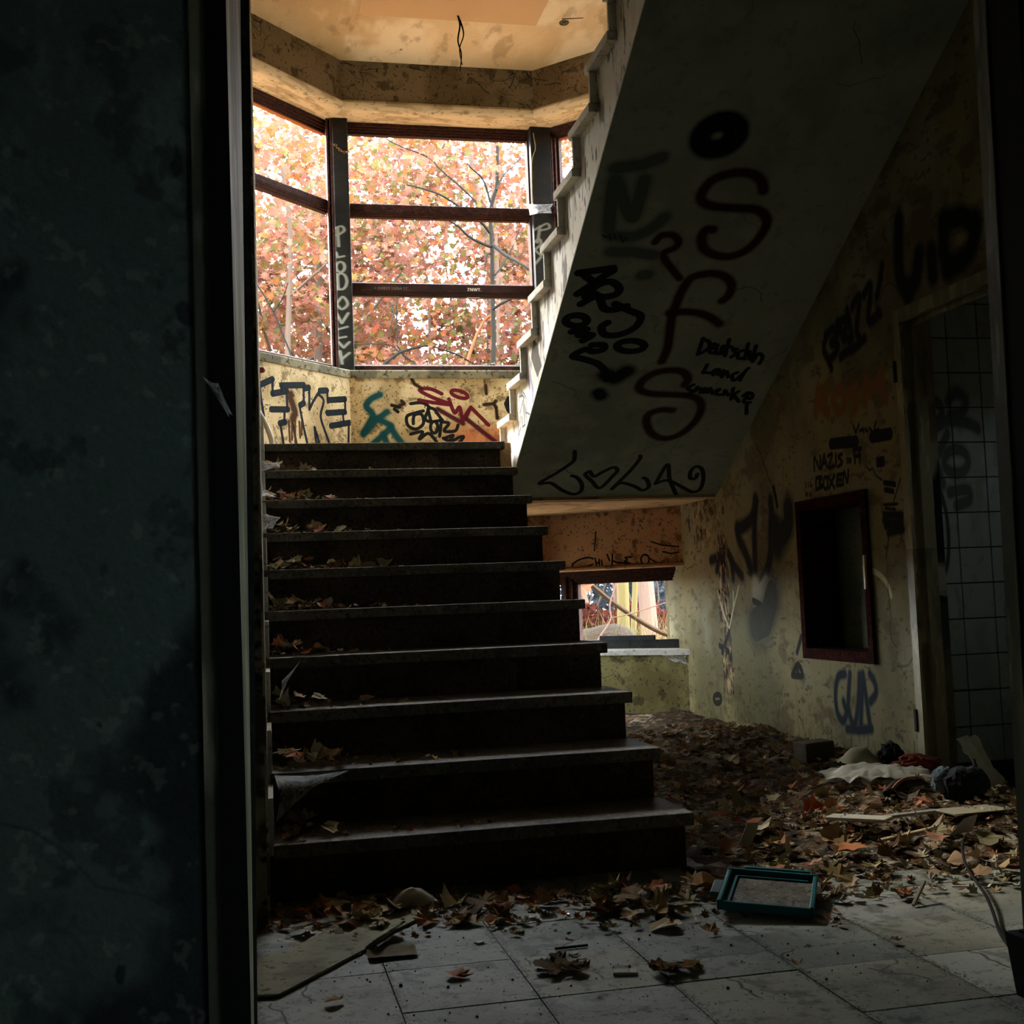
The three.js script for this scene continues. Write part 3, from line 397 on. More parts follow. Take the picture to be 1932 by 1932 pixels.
function head(win, i, h0, h1, o = 0.2, bead = true) {
  const s = (h1 - h0);
  const t = mesh('head_rail', sweep(i, [[o, h0 + s * 0.62], [o, h1], [o + 0.09, h1], [o + 0.09, h0 + s * 0.1], [o + 0.045, h0 + s * 0.1], [o + 0.045, h0 + s * 0.28], [o + 0.03, h0 + s * 0.28], [o + 0.03, h0 + s * 0.45], [o + 0.015, h0 + s * 0.45], [o + 0.015, h0 + s * 0.62]]), MAT.frame, win);
  if (bead) mesh('bead', sweep(i, rect(o + 0.05, o + 0.085, h0, h0 + s * 0.16)), litBead, t);
}
function stile(win, i, s0, s1, h0, h1, o = 0.2) {
  const w = (s1 - s0) / 3;
  mesh('stile', mergeGeometries([sweep(i, rect(o, o + 0.08, h0, h1), s0, s0 + w), sweep(i, rect(o + 0.02, o + 0.08, h0, h1), s0 + w, s0 + 2 * w), sweep(i, rect(o + 0.045, o + 0.085, h0, h1), s0 + 2 * w, s1)]), MAT.frame, win);
}
const H0 = 2.398, H1 = 4.168, chip = std({ color: 0xd9d6c8, roughness: 0.3 });
const pane = new THREE.MeshPhysicalMaterial({ color: 0xf4f8f6, transmission: 1, thickness: 0, roughness: 0.03, ior: 1.45, specularIntensity: 0.6 });
// jagged remains of the broken panes standing on a rail
function shards(win, i, h, s0, s1, n, seed, o = 0.235) {
  const r = rng(seed), pos = [];
  for (let k = 0; k < n; k++) { const s = s0 + r() * (s1 - s0), w = 0.012 + r() * 0.04, t = 0.006 + r() * r() * 0.03; const a = onFacet(i, s, o), b = onFacet(i, s + w, o), c = onFacet(i, s + w * r(), o), e = onFacet(i, s + w * 0.5, o + 0.005); pos.push(a[0], h, a[1], b[0], h, b[1], c[0], h + t, c[1], b[0], h, b[1], e[0], h, e[1], c[0], h + t, c[1], e[0], h, e[1], a[0], h, a[1], c[0], h + t, c[1]); }
  const g = new THREE.BufferGeometry(); g.setAttribute('position', new THREE.Float32BufferAttribute(pos, 3)); g.computeVertexNormals();
  mesh('glass_shards', g, chip, win).userData.kind = 'stuff';
}
const up = [0, 1, 2].map((i) => structure('window_' + (i + 1), ['left slanting window of the upper bay', 'broad middle window of the upper bay with three openings', 'narrow right window of the upper bay beside the stair'][i]));
head(up[0], 0, 4.085, H1); head(up[1], 1, 4.085, H1, 0.2, false); head(up[2], 2, 4.075, H1);
for (let i = 0; i < 3; i++) mesh('bottom_rail', sweep(i, [[0.2, H0], [0.2, 2.465], [0.23, 2.48], [0.27, 2.48], [0.27, H0]]), MAT.frame, up[i]);
transom(up[0], 0, 3.525, 3.605); transom(up[2], 2, 3.515, 3.59);
transom(up[1], 1, 3.505, 3.592, 0.0, 1.33); transom(up[1], 1, 2.955, 3.042, 0.0, 1.33, railMat);
 
{ // slim dark stiles hugging the middle opening, hinge side on the right
  stile(up[1], 1, 1.315, 1.352, 2.48, 4.085); stile(up[2], 2, -0.005, 0.045, 2.48, 4.09);
}
shards(up[0], 0, 3.605, 0.1, 0.9, 14, 1); shards(up[1], 1, 3.592, 0.06, 1.3, 22, 2); shards(up[1], 1, 3.042, 0.06, 1.3, 9, 3); shards(up[1], 1, 2.48, 0.06, 1.3, 16, 4); shards(up[0], 0, 2.48, 0.1, 0.9, 8, 5);
mesh('stile', mergeGeometries([box(0.600, 0.612, H0, H1, -4.60, -4.475), box(0.612, 0.624, H0, H1, -4.60, -4.50), box(0.624, 0.641, H0, H1, -4.60, -4.47)]), MAT.frame, up[0]);
mesh('corner_post', box(0.641, 0.745, H0, H1, -4.62, -4.46, 0.006), postMat, up[0]);
mesh('corner_post', box(2.022, 2.168, H0, H1, -4.62, -4.46, 0.006), postMat, up[2]);
const low = [0, 1, 2].map((i) => structure('window_' + (i + 4), ['left low window under the landing', 'middle low window under the landing', 'right low window under the landing'][i]));
for (let i = 0; i < 3; i++) {
  head(low[i], i, 0.922, 1.03, 0.1, false);
  mesh('bottom_rail', sweep(i, [[0.1, 0.499], [0.1, 0.556], [0.16, 0.556], [0.16, 0.499]]), MAT.dark, low[i]);
  if (i < 2) stile(low[i], i, facets[i].l + 0.0, facets[i].l + 0.05, 0.5, 1.03, 0.1);
}
stile(low[2], 2, 0.0, 0.108, 0.5, 1.0, 0.1);
mesh('loose_board', box(-0.2, 0.2, 0, 0.03, -0.012, 0.012), MAT.dark, low[2]).position.set(2.43, 0.556, -4.02);
low[2].children.at(-1).rotation.y = -0.79;
const mid = structure('landing', 'concrete landing slab between the two flights');
mesh('landing_slab', planSlab([[XL, -2.66], [1.40, -2.66], [1.40, -3.04], [XR, -3.04], Q[3], Q[2], Q[1], Q[0]], UNDER, TOP - 0.002), std({ map: toTexture(paint(512, 512, [196, 158, 112], [[[150, 116, 78], 90, 5, 0.42, 0.7, 0.7], [[110, 78, 50], 20, 3, 0.64, 0.78, 0.6]], 101), 0, 0, 2, 2), bumpMap: BUMP, bumpScale: 0.006 }), mid);

// ---------- lower flight ----------
{
  const f1 = tag(structure('staircase', 'dark stone stair rising ahead to the landing under the big windows'), null, 'staircase');
  const poly = [[-0.045, -0.02]];
  for (let n = 1; n <= 10; n++) { const z = -(n - 1) * GO - 0.045; poly.push([z, n * RISE - 0.04]); if (n < 10) poly.push([z - GO, n * RISE - 0.04]); }
  poly.push([-2.66, 10 * RISE - 0.04], [-2.66, UNDER], [-0.3, -0.02]);
  mesh('stair_slab', sideSlab(poly, XL, 1.33), MAT.concrete, f1);
  for (let n = 1; n <= 10; n++) {
    const z = -(n - 1) * GO, xs = 0.047 + 0.0165 * -z;
    mesh('tread', box(0.062, W1, n * RISE - 0.04, n * RISE, z - (n === 10 ? 0.06 : 0.33), z, 0.004), MAT.tread, f1);
    mesh('riser', box(0.062, 1.335, (n - 1) * RISE, n * RISE - 0.04, z - 0.046, z - 0.03), MAT.riser, f1);
    mesh('skirting', hexa([[xs - 0.01, n * RISE - 0.03, z - 0.005], [xs + 0.016, n * RISE - 0.03, z - 0.005], [xs + 0.022, n * RISE - 0.03, z - 0.30], [xs - 0.01, n * RISE - 0.03, z - 0.30], [xs - 0.01, n * RISE + 0.135, z - 0.012], [xs + 0.016, n * RISE + 0.135, z - 0.012], [xs + 0.022, n * RISE + 0.135, z - 0.31], [xs - 0.01, n * RISE + 0.135, z - 0.31]]), MAT.cast, f1);
  }
}
// ---------- upper flight, coming back over the right half ----------
{
  const f2 = tag(structure('staircase', 'pale upper stair flight climbing back overhead, its slab and underside scrawled with graffiti'), null, 'staircase');
  const hk = (k) => TOP + RISE * k, zk = (k) => Z2 + GO * (k - 1), poly = [[-3.04, 1.43], [-3.04, hk(1) - 0.0375]];
  for (let k = 1; k <= 10; k++) { poly.push([zk(k + 1) + 0.045, hk(k) - 0.0375]); if (k < 10) poly.push([zk(k + 1) + 0.045, hk(k + 1) - 0.0375]); }
  const under = (z) => 1.407 + SLOPE * (z - Z2);
  poly.push([-0.13, 3.13], [-0.13, under(-0.13) + 0.004]);
  const x0 = -3.1, y1 = 3.5, w = 1024, h = 740, sx = 3.1, sy = 2.24;
  const side = paint(w, h, [222, 222, 210], [[[240, 240, 236], 60, 4, 0.45, 0.62, 0.8, 2.4], [[112, 114, 112], 26, 5, 0.56, 0.7, 0.8, 3], [[158, 150, 128], 150, 4, 0.5, 0.7, 0.6], [[60, 60, 58], 9, 3, 0.66, 0.76, 0.6, 3]], 111, (c) => {
    const r = rng(14); // washed-out looping spray, pale on grey, all along the upper half
    for (let i = 0; i < 90; i++) { const z = -2.3 + r() * 1.9, y = 1.95 + (z + 2.3) * 0.72 + (r() - 0.5) * 0.3; c.strokeStyle = r() < 0.6 ? '#efeff0' : '#6d6c72'; c.globalAlpha = 0.25 + r() * 0.4; c.lineWidth = 2 + r() * 5; c.beginPath(); let a = (z - x0) / sx * w, b = (y1 - y) / sy * h; c.moveTo(a, b); c.bezierCurveTo(a + (r() - 0.5) * 30, b - 30 - r() * 30, a + (r() - 0.5) * 50, b - 50, a + (r() - 0.3) * 30, b - 60 - r() * 60); c.stroke(); }
    c.globalAlpha = 1; ink(c, INK_STRING, x0, y1, w / sx, h / sy);
    c.fillStyle = '#3a342a'; c.beginPath(); [[-2.284, 2.168], [-2.198, 2.128], [-2.174, 2.069], [-2.129, 2.001], [-2.227, 1.961], [-2.287, 2.019], [-2.346, 2.085]].forEach(([z, y], k) => c[k ? 'lineTo' : 'moveTo']((z - x0) / sx * w, (y1 - y) / sy * h)); c.fill();
    const rr = rng(15); for (let i = 0; i < 200; i++) { c.fillStyle = '#4a3c28'; c.globalAlpha = 0.2 + rr() * 0.5; c.fillRect((-3.04 + rr() * 0.3 - x0) / sx * w, (y1 - 1.42 - rr() * rr() * 0.16) / sy * h, 1 + rr() * 3, 2 + rr() * 8); }
  });
  mesh('stair_slab', sideSlab(poly, XS, XR), plaster(side, x0, y1 - sy, sx, sy), f2);
  const SL = 3.42, sw = 720, sh = Math.round(720 / 1.26 * SL);
  const sof = paint(sw, sh, [164, 174, 158], [[[138, 148, 136], 200, 5, 0.42, 0.68, 0.7], [[182, 186, 168], 90, 4, 0.5, 0.72, 0.5], [[128, 128, 112], 26, 4, 0.62, 0.78, 0.4]], 121, (c) => { ink(c, INK_SOFFIT, XS - 0.01, SL, sw / 1.26); cracks(c, sw, sh, 4, 20, '#4a4436', 120, 2); });
  const A = [XS - 0.004, 1.398, Z2 - 0.006], dir = [0, RISE / LEN, GO / LEN], nn = [0, GO / LEN, -RISE / LEN];
  const P = (x, s, o) => [x, A[1] + dir[1] * s + nn[1] * o, A[2] + dir[2] * s + nn[2] * o];
  const g = hexa([P(A[0], 0, 0), P(XR, 0, 0), P(XR, 0, 0.01), P(A[0], 0, 0.01), P(A[0], SL, 0), P(XR, SL, 0), P(XR, SL, 0.01), P(A[0], SL, 0.01)]);
  { const p = g.attributes.position, uv = g.attributes.uv; for (let i = 0; i < p.count; i++) uv.setXY(i, p.getX(i), (p.getY(i) - A[1]) * dir[1] + (p.getZ(i) - A[2]) * dir[2]); }
  mesh('soffit', g, plaster(sof, XS - 0.01, 0, 1.26, SL), f2);
  for (let k = 1; k <= 10; k++) {
    mesh('tread', box(X2, XR, hk(k) - 0.0375, hk(k), zk(k), zk(k) + 0.3305, 0.003), MAT.cast, f2);
    mesh('riser', box(X2 + 0.008, XR, hk(k - 1), hk(k) - 0.0375, zk(k) + 0.028, zk(k) + 0.046), MAT.cast, f2);
  }
}

// ---------- the doorway we look through, and the dark room behind the camera ----------
{
  const d = structure('door_1', 'dark doorway in the foreground');
  const lean = 0.0155, X = (x, h) => x + lean * (h - 1.1);
  const bar = (xa, xb, za, zb, y0, y1) => hexa([[X(xa, y0), y0, zb], [X(xb, y0), y0, zb], [X(xb, y0), y0, za], [X(xa, y0), y0, za], [X(xa, y1), y1, zb], [X(xb, y1), y1, zb], [X(xb, y1), y1, za], [X(xa, y1), y1, za]]);
  const jambPaint = toTexture(paint(256, 1024, [112, 116, 92], [[[66, 72, 60], 30, 4, 0.42, 0.66, 0.8, 6], [[168, 164, 140], 12, 3, 0.58, 0.74, 0.7, 7]], 131), 0, 0, 0.7, 2.6);
  mesh('door_stop', bar(-0.003, 0.0175, 1.30, 1.36, 0, 2.6), std({ map: TX.dark, roughness: 0.8 }), d);
  mesh('jamb', hexa([[-0.006, 0, 2.002], [X(-0.003, 0), 0, 1.36], [-0.06, 0, 1.36], [-0.06, 0, 2.002], [-0.0105, 2.6, 2.002], [X(-0.003, 2.6), 2.6, 1.36], [-0.06, 2.6, 1.36], [-0.06, 2.6, 2.002]]), std({ map: jambPaint, roughness: 0.6 }), d);
  mesh('casing', hexa([[-0.042, 0, 2.004], [-0.006, 0, 2.004], [-0.006, 0, 1.98], [-0.042, 0, 1.98], [-0.037, 2.6, 2.004], [-0.0105, 2.6, 2.004], [-0.0105, 2.6, 1.98], [-0.037, 2.6, 1.98]]), MAT.black, d);
  mesh('door_stop', hexa([[1.578, 0, 1.39], [1.66, 0, 1.39], [1.66, 0, 1.35], [1.575, 0, 1.35], [1.612, 2.6, 1.39], [1.70, 2.6, 1.39], [1.70, 2.6, 1.35], [1.609, 2.6, 1.35]]), std({ map: jambPaint, color: 0xffffff, roughness: 0.45, specularIntensity: 0.8 }), d);
  mesh('jamb', hexa([[1.581, 0, 1.5], [1.66, 0, 1.5], [1.66, 0, 1.391], [1.581, 0, 1.391], [1.615, 2.6, 1.5], [1.70, 2.6, 1.5], [1.70, 2.6, 1.391], [1.615, 2.6, 1.391]]), MAT.black, d);
  mesh('plinth_block', hexa([[1.545, 0, 1.5], [1.66, 0, 1.5], [1.66, 0, 1.36], [1.545, 0, 1.36], [1.526, 0.132, 1.5], [1.66, 0.132, 1.5], [1.66, 0.132, 1.36], [1.526, 0.132, 1.36]]), MAT.black, d);
  mesh('head_rail', box(-0.06, 1.75, 2.6, 2.7, 1.35, 2.0), MAT.dark, d);
  const cv = paint(768, 1024, [74, 92, 86], [[[30, 38, 38], 240, 6, 0.475, 0.535, 0.85, 1.4], [[98, 118, 108], 70, 5, 0.56, 0.64, 0.6, 2.6], [[40, 50, 48], 26, 4, 0.6, 0.7, 0.5], [[120, 132, 120], 9, 3, 0.68, 0.76, 0.4]], 141, (c, w, h) => { grime(c, w, h, 31, 120, '#1f2828', 5, 1.6); cracks(c, w, h, 32, 14, '#1c2424', 160, 2); });
  const wf = structure('wall_front', 'gloomy stained wall around the foreground doorway');
  const wm = plaster(cv, -1.9, 0, 1.9, 2.6, { roughness: 0.8 });
  mesh('wall_body', box(-2.7, -0.06, -0.05, 4.55, 1.4, 2.0), wm, wf);
  mesh('wall_body', box(1.66, 4.6, -0.05, 4.55, 1.4, 2.0), std({ color: 0x0c0e0f, roughness: 0.9 }), wf);  // right side near-black: the missing light is put into its colour
  mesh('wall_body', box(-0.06, 1.66, 2.7, 4.55, 1.4, 2.0), MAT.concrete, wf);
  const back = structure('wall_room', 'walls of the dark room we stand in');
  const dim = std({ color: 0x4c5a58 });
  mesh('wall_body', box(-2.85, -2.7, -0.05, 2.75, 1.4, 6.2), dim, back);
  mesh('wall_body', sideSlab([[2.0, -0.05], [6.2, -0.05], [6.2, 2.75], [2.0, 2.75]], 4.45, 4.6, [[[2.8, 1.0], [3.7, 1.0], [3.7, 1.9], [2.8, 1.9]]]), dim, back);  // unseen opening added in this wall as cool fill for the foreground wall
  const s = new THREE.Shape([[-2.7, -0.05], [4.45, -0.05], [4.45, 2.75], [-2.7, 2.75]].map((p) => new THREE.Vector2(...p)));
  const g = new THREE.ExtrudeGeometry(s, { depth: 0.2, bevelEnabled: false }); g.translate(0, 0, 6.0);
  mesh('wall_body', metricUV(g), dim, back);
  const c = structure('ceiling', 'ceiling of the dark room we stand in'); mesh('ceiling_slab', box(-2.85, 4.6, 2.75, 2.95, 2.0, 6.2), dim, c);
}
// ---------- doorway in the right wall and the tiled room behind it ----------
{
  const d = structure('door_2', 'doorway in the right wall with a pale steel frame');
  const fm = std({ map: toTexture(paint(256, 512, [128, 124, 92], [[[84, 88, 66], 40, 4, 0.42, 0.66, 0.8, 3], [[172, 164, 126], 12, 3, 0.6, 0.76, 0.6, 4]], 151), 0, 0, 0.5, 1), roughness: 0.5 });
  mesh('jamb', sideSlab([[-0.93, 0], [-0.88, 0], [-0.88, 1.945], [-0.06, 1.945], [-0.06, 2.0], [-0.93, 2.0]], 2.683, 2.70), fm, d);
  mesh('jamb_lining', mergeGeometries([box(2.70, 2.80, 0, 1.985, -0.915, -0.89), box(2.70, 2.80, 1.955, 1.985, -0.915, -0.06)]), fm, d);
  mesh('rebate', mergeGeometries([box(2.735, 2.75, 0, 1.955, -0.89, -0.872), box(2.735, 2.75, 1.93, 1.955, -0.89, -0.06)]), fm, d);
  mesh('hinge', box(2.676, 2.684, 1.70, 1.79, -0.937, -0.921), MAT.black, d); mesh('hinge', box(2.676, 2.684, 0.25, 0.34, -0.937, -0.921), MAT.black, d);
  const room = structure('wall_tiled', 'white tiled wall seen through the right doorway');
  mesh('wall_body', box(2.80, 4.5, -0.05, 2.6, -1.12, -0.978), std({ color: 0x2b2c28 }), room);
  const cv = paint(1024, 1024, [150, 162, 154], [[[118, 130, 124], 160, 4, 0.44, 0.7, 0.6], [[130, 128, 104], 30, 4, 0.6, 0.76, 0.5]], 161, (c) => { ink(c, INK_TILE, 2.8, 2.3, 1024 / 1.1, 1024 / 2.3); ink(c, INK_TILE2, 2.8, 2.3, 1024 / 1.1, 1024 / 2.3); });
  const tm = std({ map: toTexture(cv, 2.8, 0, 1.1, 2.3), roughness: 0.3 });
  for (let i = 0; i < 6; i++) for (let j = 0; j < 14; j++) mesh('wall_tile', box(2.805 + i * 0.15 + 0.003, 2.955 + i * 0.15 - 0.003, 0.1 + j * 0.15 + 0.003, 0.25 + j * 0.15 - 0.003, -0.985, -0.97), tm, room);
  const dk = std({ color: 0x8a948e });
  mesh('wall_body', sideSlab([[-1.1, -0.05], [1.4, -0.05], [1.4, 2.6], [-1.1, 2.6]], 4.4, 4.55, [[[0.1, 1.35], [0.34, 1.35], [0.34, 1.6], [0.1, 1.6]]]), dk, room);
  mesh('ceiling_slab', box(2.8, 4.5, 2.5, 2.65, -1.1, 1.45), dk, room);
}
// ---------- hatch in the right wall ----------
{
  const h = structure('hatch', 'dark hatch with a chipped red-brown frame in the right wall'), z0 = -1.957, z1 = -1.253, y0 = 0.515, y1 = 1.276;
  const f = 0.045, hf = std({ map: TX.frame, color: 0xffe2d6, roughness: 1, specularIntensity: 0.05 });
  mesh('frame_rail', box(2.682, 2.84, y1 - f, y1 + 0.006, z0, z1), hf, h); mesh('frame_rail', box(2.682, 2.84, y0 - 0.006, y0 + f, z0, z1), hf, h);
  mesh('frame_stile', box(2.682, 2.84, y0 + f, y1 - f, z0, z0 + f), hf, h); mesh('frame_stile', box(2.682, 2.84, y0 + f, y1 - f, z1 - f, z1), hf, h);
  mesh('latch', box(2.672, 2.684, 0.84, 0.99, z1 - 0.03, z1 - 0.016), std({ color: 0xb4a684, roughness: 0.4 }), h);
  const dm = std({ color: 0x24282a }), a0 = -2.75, a1 = -1.2;
  mesh('niche', mergeGeometries([box(2.85, 3.35, y0 - 0.05, y0, a0, a1), box(2.85, 3.35, y1, y1 + 0.05, a0, a1), box(2.85, 3.35, y0, y1, a0 - 0.05, a0), box(2.85, 3.35, y0, y1, a1, a1 + 0.05)]), dm, h);
  mesh('niche_back', box(3.35, 3.40, y0 - 0.05, y1 + 0.05, a0 - 0.05, a1 + 0.05), MAT.black, h);
  mesh('inner_panel', box(2.90, 2.915, y0, y1, -1.97, -1.3), std({ map: TX.cast, color: 0x8a958c }), h);
}

// ---------- outdoors ----------
{
  const cv = paint(512, 512, [104, 74, 46], [[[64, 46, 32], 60, 4, 0.42, 0.68, 0.8], [[150, 98, 56], 14, 3, 0.54, 0.72, 0.8], [[44, 48, 26], 24, 3, 0.6, 0.75, 0.6]], 171);
  const m = std({ map: toTexture(cv, 0, 0, 1.6, 1.6), roughness: 1 });
  const g = structure('ground', 'woodland ground strewn with autumn leaves outside the windows');
  mesh('earth', planSlab([[-45, 30], [45, 30], [45, -60], [-45, -60]], -0.5, 0.34, [[[-3, 6.35], [4.8, 6.35], [4.8, -3.95], [2.8, -4.05], [2.2, -4.68], [0.5, -4.68], [-0.2, -4.0], [-3, -3.95]]]), m, g);
}
// a lobed leaf: star-like outline, cupped, with a stalk
function leafGeo(seed, curl, stalk = true, deep = 0.46) {
  const r = rng(seed), tips = [[0, 1], [0.62, 0.62], [0.95, 0.1], [0.5, -0.42], [-0.5, -0.42], [-0.95, 0.1], [-0.62, 0.62]], ring = [];
  for (let k = 0; k < 7; k++) { const [x, y] = tips[k], q = 0.86 + r() * 0.28, b = tips[(k + 1) % 7], d = deep + r() * 0.14; ring.push([x * q, y * q]); ring.push([(x + b[0]) / 2 * d * 1.25, (y + b[1]) / 2 * d * 1.25]); }
  const ax = r() * 6.283, ca = Math.cos(ax), sa = Math.sin(ax), wob = r() * 6, P = ([x, y]) => { const t = x * ca + y * sa, u = -x * sa + y * ca; return [x * (1 - 0.12 * curl * t * t), curl * (0.55 * t * t + 0.18 * Math.sin(u * 4 + wob) * Math.abs(u) - 0.12), y * (1 - 0.12 * curl * t * t)]; };
  const pos = [], c = P([0, -0.1]);
  for (let k = 0; k < 14; k++) pos.push(...c, ...P(ring[(k + 1) % 14]), ...P(ring[k]));
  if (stalk) { const a = P([0, -0.2]); pos.push(a[0] - 0.03, a[1], -0.2, a[0] + 0.03, a[1], -0.2, 0.1, a[1] + 0.1 * curl, -1.1); }
  const g = new THREE.BufferGeometry(); g.setAttribute('position', new THREE.Float32BufferAttribute(pos, 3)); g.computeVertexNormals();
  return g;
}
const _m = new THREE.Matrix4(), _q = new THREE.Quaternion(), _e = new THREE.Euler(), _v = new THREE.Vector3(), _s = new THREE.Vector3();
function scatter(name, geo, mat, n, place, colours, seed, parent = scene) {
  const im = new THREE.InstancedMesh(geo, mat, n), r = rng(seed), c = new THREE.Color();
  for (let i = 0; i < n; i++) {
    const [p, e, s] = place(r, i); _m.compose(_v.set(...p), _q.setFromEuler(_e.set(...e)), _s.setScalar(s)); im.setMatrixAt(i, _m);
    c.set(colours[(r() * colours.length) | 0]).multiplyScalar(0.75 + r() * 0.5); im.setColorAt(i, c);
  }
  im.name = parent === scene ? numbered(name) : name; im.castShadow = im.receiveShadow = true; im.userData.kind = 'stuff'; parent.add(im);
  return im;
}
const liveLeaf = new THREE.MeshPhysicalMaterial({ color: new THREE.Color().setRGB(0.25, 0.228, 0.228), roughness: 1, transmission: 0.45, thickness: 0, side: THREE.DoubleSide, specularIntensity: 0.2 });
const LEAFCOL = [0xc0826a, 0xb4735a, 0xc89078, 0xc4855c, 0xb8806a, 0xcc9c84, 0xa8904c, 0x8c8a4c, 0xc07c40];
const bark = [0x4c4730, 0x3e3a24, 0xa86a40, 0xa88c7a, 0x8f7864, 0x2c3020].map((c, k) => std({ color: new THREE.Color(c).multiplyScalar([0.08, 0.08, 0.3, 0.25, 0.2, 0.08][k]), bumpMap: BUMP, bumpScale: 0.01 }));  // orange bark of the leaning sapling has its sunlight put into the colour
const leafA = leafGeo(5, 0.5, false), leafB = leafGeo(6, 0.9, false);
function crown(tree, name, n, centres, size, seed, cols = LEAFCOL) {
  scatter(name, seed % 2 ? leafA : leafB, liveLeaf, n, (r) => {
    const c = centres[(r() * centres.length) | 0]; let x, y, z; do { x = r() * 2 - 1; y = r() * 2 - 1; z = r() * 2 - 1; } while (x * x + y * y + z * z > 1);
    return [[c[0] + x * c[3], c[1] + y * c[3] * 0.8, c[2] + z * c[3]], [(r() - 0.5) * 2.4 + 0.4, r() * 6.283, (r() - 0.5) * 2.4], size * (0.7 + r() * 0.6)];
  }, cols, seed, tree);
}
const GROUND = 0.34;
const LIMBS = [[0,0.0215,0.0153,[[2.56,3.13,-8.6],[2.56,3.29,-8.61],[2.58,3.59,-8.62],[2.58,3.85,-8.62],[2.59,4.06,-8.63],[2.59,4.23,-8.64],[2.6,4.46,-8.65],[2.6,4.64,-8.66],[2.6,4.81,-8.67],[2.62,5.01,-8.68],[2.68,5.18,-8.68],[2.7,5.43,-8.69],[2.71,5.64,-8.7]]],[0,0.0139,0.0055,[[2.58,4.52,-8.6],[2.47,4.53,-8.52],[2.31,4.58,-8.44],[2.2,4.65,-8.36],[2.06,4.71,-8.28],[1.96,4.82,-8.2]]],[0,0.0127,0.006,[[2.57,4.67,-8.6],[2.49,4.72,-8.5],[2.39,4.76,-8.4],[2.17,4.86,-8.3],[2.0,4.92,-8.2],[1.78,4.95,-8.1],[1.64,4.94,-8.0]]],[0,0.0089,0.0045,[[2.58,4.85,-8.6],[2.47,4.98,-8.63],[2.4,5.07,-8.67],[2.27,5.21,-8.7],[2.18,5.3,-8.73],[2.08,5.41,-8.77],[2.02,5.5,-8.8],[1.91,5.57,-8.83],[1.7,5.66,-8.87],[1.56,5.74,-8.9]]],[0,0.0101,0.0056,[[2.59,4.99,-8.6],[2.54,5.14,-8.55],[2.48,5.23,-8.5],[2.38,5.29,-8.45],[2.32,5.33,-8.4]]],[0,0.0171,0.0121,[[2.6,4.54,-8.6],[2.68,4.38,-8.4],[2.77,4.25,-8.2],[2.85,4.12,-8.0]]],[0,0.0076,0.0052,[[2.61,4.22,-8.6],[2.7,4.33,-8.68],[2.77,4.44,-8.75],[2.86,4.59,-8.82],[2.96,4.81,-8.9]]],[0,0.0101,0.0111,[[2.58,3.86,-8.6],[2.63,3.88,-8.45],[2.76,3.92,-8.3]]],[0,0.0076,0.0045,[[2.66,5.13,-8.6],[2.77,5.33,-8.7],[2.89,5.46,-8.8],[3.03,5.62,-8.9]]],[0,0.0063,0.0038,[[2.58,4.44,-8.6],[2.53,4.43,-8.55],[2.47,4.15,-8.5]]],[1,0.0093,0.0059,[[1.58,2.95,-7.6],[1.6,3.11,-7.64],[1.46,3.21,-7.68],[1.46,3.44,-7.72],[1.46,3.63,-7.76],[1.48,3.79,-7.8]]],[1,0.0058,0.0036,[[1.45,3.2,-7.6],[1.37,3.28,-7.67],[1.2,3.3,-7.73],[1.05,3.31,-7.8]]],[1,0.0116,0.0071,[[1.24,3.02,-7.6],[1.34,3.11,-7.63],[1.46,3.2,-7.66],[1.59,3.25,-7.69],[1.75,3.28,-7.71],[1.89,3.25,-7.74],[2.03,3.21,-7.77],[2.17,3.14,-7.8]]],[1,0.0076,0.0047,[[1.36,3.33,-7.6],[1.4,3.51,-7.67],[1.43,3.59,-7.73],[1.42,3.7,-7.8]]],[2,0.0299,0.0123,[[2.4,3.3,-9.5],[2.47,3.53,-9.53],[2.57,3.78,-9.55],[2.67,3.96,-9.57],[2.78,4.06,-9.6]]],[2,0.0103,0.0061,[[2.66,3.95,-9.6],[2.6,4.07,-9.5],[2.61,4.2,-9.4]]],[3,0.0679,0.0491,[[3.74,3.76,-12.0],[3.63,4.26,-12.03],[3.56,4.56,-12.07],[3.48,4.82,-12.1],[3.38,5.22,-12.13],[3.3,5.66,-12.17],[3.21,6.02,-12.2]]],[3,0.0257,0.0167,[[3.12,3.58,-11.0],[3.15,4.8,-11.0],[3.15,5.15,-11.0],[3.15,5.55,-11.0],[3.15,6.12,-11.0],[3.14,6.61,-11.0]]],[3,0.0224,0.0138,[[2.57,3.94,-13.0],[2.58,5.17,-13.0],[2.54,5.62,-13.0],[2.44,5.94,-13.0],[2.36,6.16,-13.0],[2.27,6.61,-13.0],[2.22,7.15,-13.0]]],[4,0.0282,0.0169,[[0.47,3.13,-9.0],[0.48,3.6,-9.0],[0.51,4.08,-9.0],[0.53,4.46,-9.0],[0.53,4.84,-9.0],[0.5,5.13,-9.0],[0.47,5.42,-9.0]]],[4,0.0141,0.0073,[[0.51,4.06,-9.0],[0.67,4.19,-8.9],[0.84,4.32,-8.8],[0.96,4.42,-8.7]]],[5,0.0082,0.005,[[0.47,3.01,-7.4],[0.44,3.15,-7.44],[0.4,3.27,-7.48],[0.3,3.55,-7.52],[0.13,3.86,-7.56],[0.02,4.05,-7.6]]],[5,0.005,0.0033,[[0.3,3.54,-7.5],[0.38,3.64,-7.4],[0.43,3.76,-7.3]]]];
